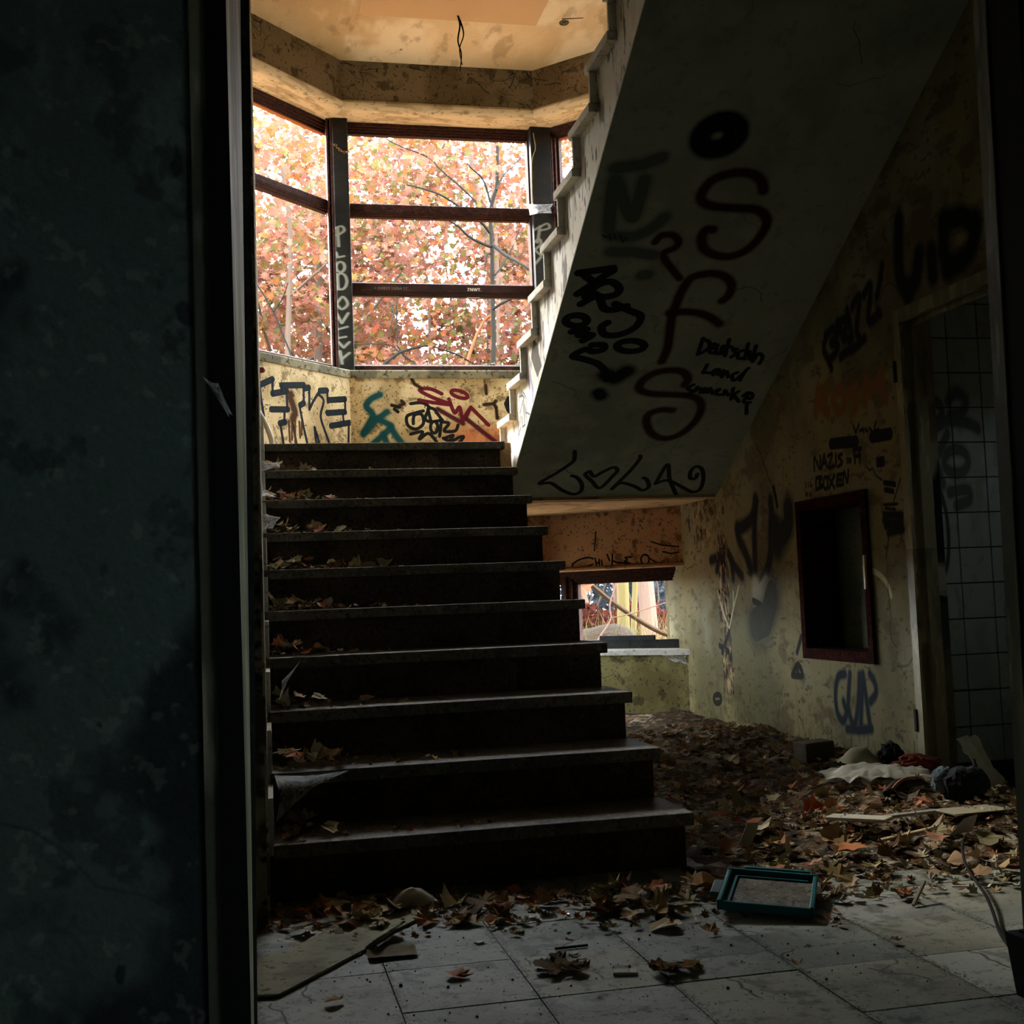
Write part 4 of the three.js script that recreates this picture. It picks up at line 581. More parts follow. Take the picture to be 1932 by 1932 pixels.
function treeOf(label, kind, root, leaves) {
  const t = thing('tree', label, 'tree', [0, 0, 0]);
  const limbs = LIMBS.filter((b) => b[0] === kind);
  limbs.forEach(([, r0, r1, pts], i) => {
    const P = pts.map((p) => [...p]);
    if (i === 0) P.unshift([root[0], GROUND - 0.1, root[1]], [(root[0] + pts[0][0]) / 2, (GROUND + pts[0][1]) / 2, (root[1] + pts[0][2]) / 2]);
    mesh(i === 0 ? 'trunk' : 'branch', tube(P, i === 0 ? r0 * 1.7 : r0 * 1.25, r1 * 1.2, 7), bark[kind], t);
  });
  if (leaves) leaves(t);
  return t;
}
treeOf('slim olive-barked tree with forked bare branches close outside the middle window', 0, [2.5, -8.55], (t) => crown(t, 'foliage', 180, [[2.6, 5.6, -8.8, 0.9], [1.9, 5.2, -8.5, 0.8], [3.2, 5, -8.6, 0.7]], 0.055, 201));
treeOf('low bare shrub arching across the bottom of the middle window', 1, [1.7, -7.55], (t) => crown(t, 'foliage', 90, [[1.6, 3.3, -7.7, 0.7]], 0.04, 203, [0x6a6a30, 0x8a6a2a, 0x9c5636]));
treeOf('leaning sapling toned orange as if sunlit behind the slim olive tree', 2, [2.0, -9.4], (t) => crown(t, 'foliage', 260, [[2.8, 4.6, -9.7, 0.8]], 0.05, 205));
{ // the three pale trunks at the right, each a tree of its own
  const labels = ['thick pale leaning trunk at the right of the middle window', 'slender whitish trunk rising straight beside the slim olive tree', 'faint grey trunk in the centre of the middle window'];
  LIMBS.filter((b) => b[0] === 3).forEach(([, r0, r1, pts], i) => {
    const t = thing('tree', labels[i], 'tree'), end = pts.at(-1), first = pts[0], P = [[first[0] - (i === 0 ? -0.7 : 0), GROUND - 0.1, first[2] + 0.1], [first[0] - (i === 0 ? -0.3 : 0), (GROUND + first[1]) / 2, first[2] + 0.05], ...pts, [end[0] - 0.15, end[1] + 1.4, end[2]], [end[0] - 0.2, end[1] + 2.6, end[2]]];
    mesh('trunk', tube(P, r0 * 1.3, r1 * 0.7, 8), bark[3], t);
    crown(t, 'foliage', 1500, [[end[0], end[1] + 0.6, end[2], 2.0], [end[0] - 1, end[1] - 0.6, end[2] + 0.3, 1.5], [end[0] + 1, end[1] - 0.4, end[2], 1.6]], 0.07, 207 + i);
  });
}
treeOf('slender brown tree with one raised branch in the left window', 4, [0.4, -9.0], (t) => crown(t, 'foliage', 700, [[0.5, 5.3, -9.2, 1.1], [-0.2, 4.6, -9.2, 0.9], [0.9, 4.6, -9.1, 0.8]], 0.05, 211));
treeOf('thin dark bare sapling low in the left window', 5, [0.55, -7.35]);
{ // the wood behind: each tree its own trunk, limbs and crown
  const spots = [[-4.2, -12.5, 5.2, 2.3], [-2.2, -11, 4.6, 2.0], [-0.9, -13.5, 5.8, 2.5], [0.6, -12, 4.4, 1.9], [1.7, -15, 6.4, 2.6], [3.6, -15.5, 5.2, 2.4], [5.2, -13, 4.9, 2.2], [6.8, -16, 6.2, 2.7], [4.6, -10, 4.4, 1.6], [-6.2, -15, 6.4, 2.8], [0.2, -17, 4.2, 2.4], [3.0, -18, 7.6, 2.8], [-3.4, -17, 7.8, 2.8], [8.6, -13, 5.4, 2.4]];
  const words = ['far left of all the wood', 'left of the left window', 'behind the left window, tall', 'seen between left and middle windows', 'high behind the middle window', 'right of centre behind the middle window', 'behind the right window', 'far right and tall', 'nearest on the right', 'at the far left edge', 'low behind the middle window', 'tallest behind the middle window', 'tallest behind the left window', 'at the far right edge'];
  const r = rng(77);
  spots.forEach(([x, z, h, rad], i) => {
    const t = thing('tree', 'orange-leaved autumn tree ' + words[i], 'tree', [0, 0, 0]);
    const jx = (r() - 0.5) * 0.7; mesh('trunk', tube([[x, GROUND - 0.1, z], [x + jx * 0.3, h * 0.4, z], [x + jx, h * 0.8, z + 0.1], [x + jx * 1.3, h + rad * 0.7, z]], 0.11, 0.03, 7), bark[3 + (i % 2)], t);
    for (let k = 0; k < 5; k++) { const a = r() * 6.28, y = h * (0.5 + k * 0.1), l = rad * (0.6 + r() * 0.4); mesh('branch', tube([[x + jx * 0.6, y, z], [x + Math.cos(a) * l * 0.5, y + 0.4, z + Math.sin(a) * l * 0.5], [x + Math.cos(a) * l, y + 0.9 + r() * 0.5, z + Math.sin(a) * l]], 0.035, 0.01, 5), bark[3 + (i % 2)], t); }
    const cs = []; for (let k = 0; k < 34; k++) { const a = r() * 6.28, q = rad * Math.sqrt(r()); cs.push([x + Math.cos(a) * q, h - rad * 0.25 + (r() - 0.5) * rad * 2.0, z + Math.sin(a) * q, rad * (0.16 + r() * 0.2)]); }
    crown(t, 'foliage', 4600, cs, 0.075, 231 + i);
  });
}
{ // what the low window shows: stems, a fallen branch, a hanging leaf, a mossy mound, blue-grey bushes further off
  const stem = (name, label, pts, r0, r1, col) => tag(mesh(name, tube(pts, r0, r1, 7), std({ color: new THREE.Color(col).multiplyScalar(0.22), bumpMap: BUMP, bumpScale: 0.006 })), label, name.replace('_', ' '));
  stem('fallen_branch', 'brown branch leaning across the low window outside', [[2.55, 1.02, -5.55], [2.66, 0.93, -5.6], [2.86, 0.765, -5.6], [3.18, 0.555, -5.6], [3.374, 0.479, -5.6], [3.6, 0.36, -5.62]], 0.017, 0.022, 0x6a5334);
  stem('tree', 'broad pale yellow trunk outside the low window', [[3.33, 0.25, -7], [3.338, 0.5, -7], [3.35, 0.978, -7], [3.36, 2.6, -7.1]], 0.06, 0.05, 0xa3945a);
  stem('tree', 'narrow pale yellow trunk beside the broad one', [[3.55, 0.25, -7.4], [3.56, 0.5, -7.4], [3.6, 0.978, -7.4], [3.66, 2.4, -7.4]], 0.03, 0.025, 0xa3945a);
  stem('sapling', 'salmon-coloured stem at the right end of the low window', [[3.62, 0.28, -6.2], [3.586, 0.437, -6.2], [3.543, 0.707, -6.2], [3.489, 0.956, -6.2], [3.4, 1.6, -6.2]], 0.022, 0.014, 0xc07a54);
  stem('twig', 'pinkish zigzag twig in the left of the low window', [[2.55, 0.34, -5.4], [2.628, 0.509, -5.4], [2.742, 0.675, -5.4], [2.733, 0.761, -5.4], [2.797, 0.943, -5.4], [2.86, 1.15, -5.4]], 0.008, 0.005, 0xc79a8a);
  stem('twig', 'long thin pale twig rising to the right across the low window', [[2.742, 0.675, -5.4], [2.9, 0.7, -5.42], [3.15, 0.76, -5.45], [3.4, 0.82, -5.5]], 0.005, 0.003, 0xb08a68);
  const r = rng(91), mound = new THREE.SphereGeometry(1, 24, 12); { const p = mound.attributes.position; for (let i = 0; i < p.count; i++) { const k = 1 + Math.sin(p.getX(i) * 5 + p.getZ(i) * 3) * 0.06; p.setXYZ(i, p.getX(i) * 0.9 * k, p.getY(i) * 0.42 * k, p.getZ(i) * 0.6 * k); } mound.computeVertexNormals(); }
  const md = tag(mesh('earth_mound', mound, std({ color: 0x1f1609, bumpMap: BUMP, bumpScale: 0.03 })), 'brown grassy mound of earth outside the low window', 'mound'); md.position.set(2.95, 0.35, -6.35); md.scale.set(0.45, 0.6, 0.45);
  const hang = leafGeo(9, 0.8); const hl = tag(mesh('leaf', hang, new THREE.MeshPhysicalMaterial({ color: 0x6a3a16, roughness: 0.9, transmission: 0.4, thickness: 0, side: THREE.DoubleSide })), 'large orange leaf hanging at the left of the low window', 'leaf'); hl.position.set(2.56, 0.92, -5.53); hl.scale.setScalar(0.1); hl.rotation.set(1.2, 0.3, 0.3);
  for (let b = 0; b < 7; b++) {
    const t = thing('bush', ['blue-grey bush furthest left in the low window distance', 'blue-grey bush behind the yellow trunks', 'blue-grey bush in the middle distance', 'blue-grey bush behind the salmon stem', 'rusty bush in front of the blue-grey ones', 'second rusty bush further right', 'blue-grey bush at the far right'][b], 'bush'), x = 5.2 + b * 0.9, z = b === 4 || b === 5 ? -11 : -15 - (b % 3), rust = b === 4 || b === 5;
    const bx = rust ? 4.0 + (b - 4) * 0.8 : x;
    for (let k = 0; k < 5; k++) mesh('stem', tube([[bx + (r() - 0.5) * 0.3, GROUND - 0.05, z], [bx + (r() - 0.5) * 0.8, 0.9, z + (r() - 0.5) * 0.4], [bx + (r() - 0.5) * 1.2, 1.4 + r() * 0.6, z + (r() - 0.5) * 0.6]], 0.018, 0.006, 5), bark[4], t);
    crown(t, 'foliage', 1600, [[bx, rust ? 0.45 : 1.0, z, rust ? 0.4 : 1.0], [bx + 0.5, rust ? 0.4 : 0.8, z, rust ? 0.3 : 0.9]], 0.06, 260 + b, rust ? [0x7a2c1a, 0x8c3a20] : [0x5c7484, 0x48606e, 0x76889a, 0x3e5560]);
  }
  tag(scatter('grass', (() => { const g = new THREE.BufferGeometry(); g.setAttribute('position', new THREE.Float32BufferAttribute([-0.012, 0, 0, 0.012, 0, 0, 0.05, 1, 0.1], 3)); g.computeVertexNormals(); return g; })(), std({ color: 0xffffff, side: THREE.DoubleSide }), 900, (q) => [[2.2 + q() * 3, GROUND - 0.02, -5 - q() * 4], [(q() - 0.5) * 0.9, q() * 6.28, (q() - 0.5) * 0.9], 0.12 + q() * 0.35], [0x4c4624, 0x5c5032, 0x3c3a1a, 0x604c32], 281), 'straw-coloured grass blades outside the low window', 'grass');
  tag(scatter('fallen_leaves', leafB, std({ color: 0xffffff, side: THREE.DoubleSide }), 5000, (q) => [[-5 + q() * 13, GROUND + 0.02, -4.8 - q() * 9], [(q() - 0.5) * 0.8, q() * 6.28, (q() - 0.5) * 0.8], 0.04 + q() * 0.04], [0x7a4826, 0x683c24, 0x85603a, 0x583824], 283), 'orange leaves covering the woodland ground outside', 'leaves');
}

// ---------- dirt and litter on the floor ----------
function moundH(x, z) {   // height of the trodden litter to the right of the stairs
  const t = smooth(0.62, -0.25, z + 0.12 * (vnoise(x * 3, 7) - 0.5)) * smooth(1.30, 1.46, x + (z > 0 ? 0.25 : 0));
  const wall = smooth(1.4, 2.68, x);
  return t * (0.014 + 0.072 * wall * wall + 0.022 * vnoise(x * 6, z * 6) + 0.014 * vnoise(x * 17, z * 17) + (vnoise(x * 41, z * 41) - 0.5) * 0.010) - (1 - t) * 0.02;
}
{
  const nx = 70, nz = 210, x0 = 1.30, x1 = 2.695, z0 = -4.2, z1 = 0.7, pos = [], idx = [], uv = [];
  for (let j = 0; j <= nz; j++) for (let i = 0; i <= nx; i++) { const z = z0 + (z1 - z0) * j / nz, far = Math.min(x1, XR - 0.004 - Math.max(0, -3.63 - z)), x = x0 + (far - x0) * i / nx; pos.push(x, moundH(x, z), z); uv.push(x, z); }
  for (let j = 0; j < nz; j++) for (let i = 0; i < nx; i++) { const a = j * (nx + 1) + i, b = a + nx + 1; idx.push(a, b, a + 1, a + 1, b, b + 1); }
  const g = new THREE.BufferGeometry(); g.setAttribute('position', new THREE.Float32BufferAttribute(pos, 3)); g.setAttribute('uv', new THREE.Float32BufferAttribute(uv, 2)); g.setIndex(idx); g.computeVertexNormals();
  const cv = paint(768, 1024, [84, 70, 50], [[[40, 34, 27], 60, 5, 0.42, 0.66, 0.8], [[140, 128, 102], 14, 4, 0.54, 0.72, 0.8], [[170, 166, 148], 40, 4, 0.62, 0.76, 0.8], [[104, 58, 34], 18, 4, 0.6, 0.74, 0.6]], 181);
  tag(mesh('debris', g, std({ map: toTexture(cv, 0, 0, 1.5, 2), bumpMap: BUMP, bumpScale: 0.02, roughness: 1 })), 'layer of trodden dirt and plaster crumbs right of the stairs', 'debris', null, 'stuff');
}
const surf = (x, z) => Math.max(0, x > 1.30 && z < 0.7 ? moundH(x, z) : 0);
const leafGeos = []; for (let k = 0; k < 10; k++) leafGeos.push(leafGeo(400 + k, 0.3 + (k % 5) * 0.38, true, k < 3 ? 0.5 : 0.68));
const DRY = [0x94785a, 0xa88e66, 0xc0a882, 0x6e5a44, 0xa87a5a, 0x9c9268, 0xccbe9c, 0x5c5042, 0xb0704c, 0x8c8460];
const leafMats = DRY.map((c) => std({ color: c, roughness: 0.85, side: THREE.DoubleSide }));
const leafProtos = leafGeos.map((g, k) => { const m = new THREE.Mesh(g, leafMats[k]); m.castShadow = m.receiveShadow = true; return m; });
const HUE = ['brown', 'tan', 'pale tan', 'dark brown', 'reddish brown', 'olive', 'bleached', 'blackish', 'rusty', 'olive brown'], CURL = ['flat', 'slightly cupped', 'curled', 'tightly curled', 'rolled-up'];
const used = new Set();
function dryLeaf(r, x, y, z, size, label, group, tilt = 0.7, mat) {   // a label with <look> is filled in from the leaf's own colour, curl and size
  let k, c, q, text, tries = 0;
  do { k = (r() * 10) | 0; c = (r() * 10) | 0; q = r(); text = label.replace('<look>', (q < 0.3 ? 'small ' : q > 0.72 ? 'large ' : '') + CURL[k % 5] + ' ' + HUE[c]); } while (used.has(text) && tries++ < 60);
  used.add(text);
  const m = leafProtos[k].clone(); m.name = numbered('leaf'); m.material = mat ?? leafMats[c];
  m.position.set(x, y, z); m.rotation.set((r() - 0.5) * tilt, r() * 6.283, (r() - 0.5) * tilt); m.scale.setScalar(size * (0.7 + q * 0.6));
  scene.add(m); return tag(m, text, 'leaf', group);
}
const near = (x, z) => { const P = [['beside the tray', 1.4, 0.45], ['in front of the plastic sheet', 2.3, -0.6], ['next to the bag', 2.4, -0.15], ['beside the bottom step', 1.45, -0.1], ['beside the second step', 1.45, -0.5], ['at the foot of the hatch wall', 2.5, -1.5], ['around the large tan leaf', 1.83, 0.1], ['near the leaning stick', 1.78, 0.5], ['near the grey board', 2.0, -0.2], ['beside the third step', 1.45, -0.9], ['below the hatch', 2.2, -1.2], ['midway between stairs and wall', 1.9, -0.8]]; return P.reduce((a, p) => Math.hypot(p[1] - x, p[2] - z) < Math.hypot(a[1] - x, a[2] - z) ? p : a)[0]; };
{
  const r = rng(501);
  // drifts at the left ends of the treads
  const ord = ['first', 'second', 'third', 'fourth', 'fifth', 'sixth', 'seventh', 'eighth', 'ninth'], count = [4, 10, 8, 12, 13, 18, 18, 16, 11];
  count.forEach((n, k) => {
    const h = (k + 1) * RISE, z = -k * GO, reach = [0.3, 0.3, 0.45, 0.3, 0.35, 0.5, 0.4, 0.32, 0.2][k];
    for (let i = 0; i < n; i++) { const t = r() * r(); dryLeaf(r, 0.11 + t * reach, h + 0.014 + (1 - t) * 0.045 * r(), z - 0.035 - r() * 0.16, 0.038, '<look> leaf drifted at the left end of the ' + ord[k] + ' step up', 'leaves drifted on the ' + ord[k] + ' step', 1.1); }
  });
  // the litter right of the stairs, a strip of leaves along the foot of them, stray leaves on the bare tiles
  for (let i = 0; i < 92; i++) { let x, z; do { x = 1.46 + r() * 1.15; z = 0.5 - Math.pow(r(), 1.3) * 2.1; } while (Math.hypot(x - 1.374, z - 0.506) < 0.22 || Math.hypot(x - 2.42, z + 0.8) < 0.22 || Math.hypot(x - 2.47, z + 0.26) < 0.15 || Math.hypot(x - 2.4, z + 0.5) < 0.12); dryLeaf(r, x, surf(x, z) + 0.016 + r() * 0.016, z, 0.045, '<look> leaf in the litter ' + near(x, z), 'leaves in the litter right of the stairs', 0.9); }
  for (let i = 0; i < 56; i++) { let x, z; do { x = 0.42 + r() * 1.0; z = 0.22 + (x - 0.4) * 0.22 + (r() - 0.5) * 0.34; } while (Math.hypot(x - 1.374, z - 0.506) < 0.22 || Math.hypot(x - 0.44, z - 0.16) < 0.09); dryLeaf(r, x, surf(x, z) + 0.014 + r() * 0.012, z, 0.042, '<look> leaf along the stair foot, ' + (x < 0.62 ? 'behind the torn board' : x < 0.85 ? 'left of the middle' : x < 1.1 ? 'right of the middle' : 'towards the tray'), 'leaves along the foot of the stairs', 0.6); }
  for (let i = 0; i < 18; i++) { const x = 0.06 + r() * 0.36, z = 0.02 + r() * 0.34; dryLeaf(r, x, 0.014 + r() * 0.012, z, 0.042, '<look> leaf heaped in the dark corner left of the stairs', 'leaves in the corner left of the stair foot', 0.7); }
  for (const [x, z, s] of [[1.03, 0.62, 0.045], [0.98, 0.50, 0.05], [1.12, 0.72, 0.03], [0.45, 0.86, 0.035], [0.17, 0.95, 0.04], [1.5, 0.95, 0.03], [1.2, 1.05, 0.022], [0.9, 0.6, 0.03]]) dryLeaf(r, x, surf(x, z) + 0.012, z, s, '<look> stray leaf alone on the bare tiles ' + (x < 0.5 ? 'by the torn board' : z > 0.85 ? 'nearest the camera' : 'in front of the stairs'), 'stray leaves on the bare tiles', 0.3);
  const big = (x, z, s, col, label, ry, tx, tz) => { const m = dryLeaf(r, x, surf(x, z) + 0.03, z, s, label, null, 0.2, std({ color: col, roughness: 0.8, side: THREE.DoubleSide })); m.scale.setScalar(s); m.rotation.set(tx, ry, tz); };
  big(1.824, 0.097, 0.075, 0xb5713c, 'large tan maple leaf catching the light in the middle of the litter', 0.6, 0.12, -0.1);
  big(1.26, 0.33, 0.07, 0x9a7440, 'long curled ochre leaf just left of the shallow tray', 1.9, -0.3, 0.3);
  big(1.50, 0.31, 0.06, 0x9c7f48, 'crinkled yellow-brown leaf standing against the back of the tray', 0.3, -0.9, 0.3);
  big(1.66, 0.36, 0.06, 0x8c7444, 'broad olive-brown leaf lying at the right rear corner of the tray', 2.6, 0.2, 0.2);
  big(1.95, -0.42, 0.06, 0xa05a38, 'reddish leaf on top of the litter in front of the white sheet', 1.1, 0.2, 0.3);
  // fine litter nobody could count
  const crumbG = leafGeo(431, 1.0, false);
  tag(scatter('leaf_litter', crumbG, std({ color: 0xffffff, roughness: 0.95, side: THREE.DoubleSide }), 2600, (q) => { const x = 1.42 + q() * 1.26, z = 0.6 - q() * 3.6; return [[x, surf(x, z) + 0.003 + q() * 0.014, z], [(q() - 0.5) * 1.1, q() * 6.28, (q() - 0.5) * 1.1], 0.010 + q() * 0.024]; }, DRY.concat([0xb8b4a2, 0xa3a59c, 0xc4bda4, 0x9c9a90, 0xb0a078]), 503), 'broken leaf litter covering the floor right of the stairs', 'litter');
  tag(scatter('leaf_litter', crumbG, std({ color: 0xffffff, roughness: 0.95, side: THREE.DoubleSide }), 700, (q) => { const x = 0.02 + q() * 1.5, z = 0.05 + (x > 0.4 ? (x - 0.4) * 0.25 : 0) + q() * q() * 0.5; return [[x, 0.004 + q() * 0.01, z], [(q() - 0.5) * 0.9, q() * 6.28, (q() - 0.5) * 0.9], 0.007 + q() * 0.018]; }, DRY, 505), 'crumbled leaves strewn along the foot of the stairs', 'litter');
  tag(scatter('grit', new THREE.IcosahedronGeometry(1, 0), std({ color: 0xffffff }), 420, (q) => { const x = 0.03 + q() * 1.5, z = 0.35 + q() * 0.95; return [[x, 0.001, z], [q() * 6, q() * 6, q() * 6], 0.001 + q() * q() * q() * 0.005]; }, [0x2a2720, 0x4a463a, 0x8c8878, 0x1c1a16], 507), 'specks of grit scattered over the foreground tiles', 'grit');
  tag(scatter('leaf_litter', crumbG, std({ color: 0xffffff, side: THREE.DoubleSide }), 420, (q) => { const k = (q() * 9) | 0, t = q() * q(); return [[0.09 + t * 0.75, (k + 1) * RISE + 0.003 + (1 - t) * 0.02 * q(), -k * GO - 0.02 - q() * 0.2], [(q() - 0.5) * 1.2, q() * 6.28, (q() - 0.5) * 1.2], 0.008 + q() * 0.014]; }, DRY, 509), 'leaf crumbs lying on the treads', 'litter');
}
// ---------- things lying about ----------
function crumple(nx, ny, w, d, amp, seed, dome = 0) {   // a creased sheet in the xz plane
  const g = new THREE.PlaneGeometry(w, d, nx, ny), p = g.attributes.position, r = seed;
  for (let i = 0; i < p.count; i++) { const x = p.getX(i), y = p.getY(i), u = x / w * 2, v = y / d * 2; const f = Math.abs(vnoise(x * 14 + r, y * 14) - 0.5) * 2, f2 = Math.abs(vnoise(x * 34 + r, y * 34 + 9) - 0.5); p.setXYZ(i, x + (f2 - 0.25) * amp * 0.4, y + (f - 0.5) * amp * 0.4, amp * (f * 0.7 + f2 * 0.6) + dome * Math.max(0, 1 - u * u) * Math.max(0, 1 - v * v)); }
  g.rotateX(-Math.PI / 2); g.computeVertexNormals(); return g;
}
{ // shallow tray
  const t = thing('tray', 'shallow dark teal tray with a dusty grey bed at the edge of the litter', 'tray', [1.374, 0.022, 0.506]);
  t.rotation.set(0.06, -0.49, -0.03);
  const teal = std({ color: 0x1f666c, roughness: 0.5 }), w = 0.25, d = 0.30;
  mesh('bed', box(-w / 2 + 0.012, w / 2 - 0.012, 0.004, 0.012, -d / 2 + 0.012, d / 2 - 0.012), std({ map: TX.terrazzo, color: 0xffffff, roughness: 0.8 }), t);
  mesh('rim', mergeGeometries([box(-w / 2, w / 2, 0, 0.03, -d / 2, -d / 2 + 0.012, 0.003), box(-w / 2, w / 2, 0, 0.024, d / 2 - 0.012, d / 2, 0.003), box(-w / 2, -w / 2 + 0.012, 0, 0.027, -d / 2, d / 2, 0.003), box(w / 2 - 0.012, w / 2, 0, 0.027, -d / 2, d / 2, 0.003)]), teal, t);
  mesh('inner_ridge', mergeGeometries([box(-w / 2 + 0.025, w / 2 - 0.025, 0.012, 0.017, -d / 2 + 0.026, -d / 2 + 0.032), box(-w / 2 + 0.025, -w / 2 + 0.031, 0.012, 0.017, -d / 2 + 0.026, d / 2 - 0.03)]), teal, t);
  mesh('handle', box(-w / 2 - 0.028, -w / 2, 0.008, 0.022, -0.05, 0.07, 0.004), std({ color: 0x4a5a5e, roughness: 0.5 }), t);
  mesh('back_lip', box(-w * 0.32, w * 0.42, 0.02, 0.034, -d / 2 - 0.018, -d / 2, 0.003), teal, t);
}
{ // torn board on the tiles
  const poly = [[-0.02, 0.85], [0.05, 0.862], [0.268, 0.572], [0.36, 0.42], [0.50, 0.25], [0.36, 0.205], [0.25, 0.16], [0.19, 0.36], [0.09, 0.5], [-0.02, 0.57]];
  const t = thing('cardboard', 'flat torn sheet of greenish-beige board lying on the tiles at the lower left', 'cardboard', [0, 0.003, 0]);
  const bm = std({ map: toTexture(paint(512, 512, [150, 150, 122], [[[112, 112, 92], 80, 4, 0.42, 0.68, 0.7], [[62, 58, 46], 10, 3, 0.64, 0.78, 0.7]], 191), 0, 0, 0.7, 0.7), roughness: 0.85 });
  mesh('sheet', planSlab(poly, 0, 0.005), bm, t);
  mesh('flap', hexa([[0.27, 0.006, 0.575], [0.36, 0.006, 0.425], [0.358, 0.009, 0.424], [0.268, 0.009, 0.574], [0.30, 0.034, 0.60], [0.385, 0.03, 0.455], [0.383, 0.033, 0.454], [0.298, 0.037, 0.599]]), bm, t);
}
tag(mesh('plastic_bag', crumple(18, 14, 0.13, 0.09, 0.03, 3.1, 0.035), new THREE.MeshPhysicalMaterial({ color: 0xa9a892, roughness: 0.35, transmission: 0.25, thickness: 0, side: THREE.DoubleSide })), 'crumpled pale plastic bag against the bottom step', 'bag').position.set(0.44, 0.003, 0.16);
tag(mesh('paper', crumple(14, 10, 0.12, 0.08, 0.014, 5.7), std({ color: 0x77705c, side: THREE.DoubleSide })), 'ragged grey-brown torn paper at the edge of the torn board', 'paper').position.set(0.33, 0.006, 0.62);
{ const p = mesh('plastic_sheet', crumple(40, 26, 0.42, 0.26, 0.035, 7.3, 0.035), new THREE.MeshPhysicalMaterial({ color: 0xb4b6a8, roughness: 0.45, transmission: 0.2, thickness: 0, side: THREE.DoubleSide })); tag(p, 'crumpled whitish plastic sheet lying by the right doorway', 'plastic sheet'); p.position.set(2.42, surf(2.42, -0.8) + 0.004, -0.80); p.rotation.y = -0.3; }
{ const p = mesh('plastic_sheet', crumple(14, 12, 0.16, 0.14, 0.03, 8.9, 0.06), std({ color: 0x8a8a70, side: THREE.DoubleSide })); tag(p, 'dull yellowish crumpled sheet heaped behind the white plastic', 'plastic sheet'); p.position.set(2.47, surf(2.47, -1.02) + 0.012, -1.04); }
function lump(seed, sx, sy, sz, rough = 0.25) {
  const g = new THREE.IcosahedronGeometry(1, 4), p = g.attributes.position;
  for (let i = 0; i < p.count; i++) { const x = p.getX(i), y = p.getY(i), z = p.getZ(i), k = 1 + rough * (Math.abs(vnoise(x * 2.5 + seed, y * 2.5 + z * 1.7) - 0.5) * 2 - 0.4) + rough * 0.4 * (vnoise(x * 7 + seed, z * 7 + y * 5) - 0.5); p.setXYZ(i, x * k * sx, Math.max(y * k * sy, -sy * 0.55), z * k * sz); }
  g.computeVertexNormals(); return g;
}
tag(mesh('rag', lump(2.2, 0.05, 0.065, 0.05, 0.5), std({ color: 0x141a1a })), 'black crumpled rag on the white plastic by the wall', 'rag').position.set(2.59, surf(2.59, -0.98) + 0.04, -0.98);
tag(mesh('rag', lump(6.4, 0.09, 0.04, 0.05, 0.6), std({ color: 0x6b2f20 })), 'rust-red crumpled rag at the foot of the door frame', 'rag').position.set(2.6, surf(2.6, -0.84) + 0.03, -0.82);
{ // stone block
  const g = new RoundedBoxGeometry(0.15, 0.09, 0.1, 3, 0.008), p = g.attributes.position; for (let i = 0; i < p.count; i++) p.setXYZ(i, p.getX(i) + (vnoise(p.getY(i) * 40, p.getZ(i) * 40) - 0.5) * 0.008, p.getY(i) + (vnoise(p.getX(i) * 40, p.getZ(i) * 40) - 0.5) * 0.006, p.getZ(i)); g.computeVertexNormals();
  const b = tag(mesh('stone_block', metricUV(g), std({ color: 0x57513f, bumpMap: BUMP, bumpScale: 0.01 })), 'squared dull stone block half sunk in the litter at the right wall', 'block'); b.position.set(2.455, surf(2.455, -1.4) + 0.035, -1.42); b.rotation.set(0.05, 0.15, 0.02);
}
{ // dark curled scrap
  const s = thing('scrap', 'dark brown curled scrap like a worn shoe lying in front of the plastic sheet', 'scrap', [2.365, surf(2.36, -0.48) + 0.012, -0.5]); s.rotation.y = 0.3;
  const g = new THREE.CylinderGeometry(0.045, 0.052, 0.19, 16, 6, true, 0.2, 3.6), p = g.attributes.position; for (let i = 0; i < p.count; i++) { const y = p.getY(i), k = 1 - 0.75 * smooth(0.03, 0.1, y) - 0.35 * smooth(-0.05, -0.1, y); p.setXYZ(i, p.getX(i) * k, y, p.getZ(i) * k * 0.9 + 0.006 * Math.sin(y * 60)); } g.rotateZ(Math.PI / 2); g.rotateX(-0.25); g.computeVertexNormals();
  mesh('shell', g, std({ color: 0x2a1a12, roughness: 0.4, side: THREE.DoubleSide }), s);
  mesh('edge_strip', tube([[-0.09, 0.02, 0.03], [-0.05, 0.042, 0.026], [0.0, 0.05, 0.02], [0.05, 0.038, 0.012]], 0.006, 0.004, 6), std({ color: 0x8a6a4c }), s);
  mesh('lace', tube([[0.08, 0.01, 0], [0.12, 0.004, 0.02], [0.16, 0.0, 0.015]], 0.004, 0.002, 5), std({ color: 0x2a1a12 }), s);
}
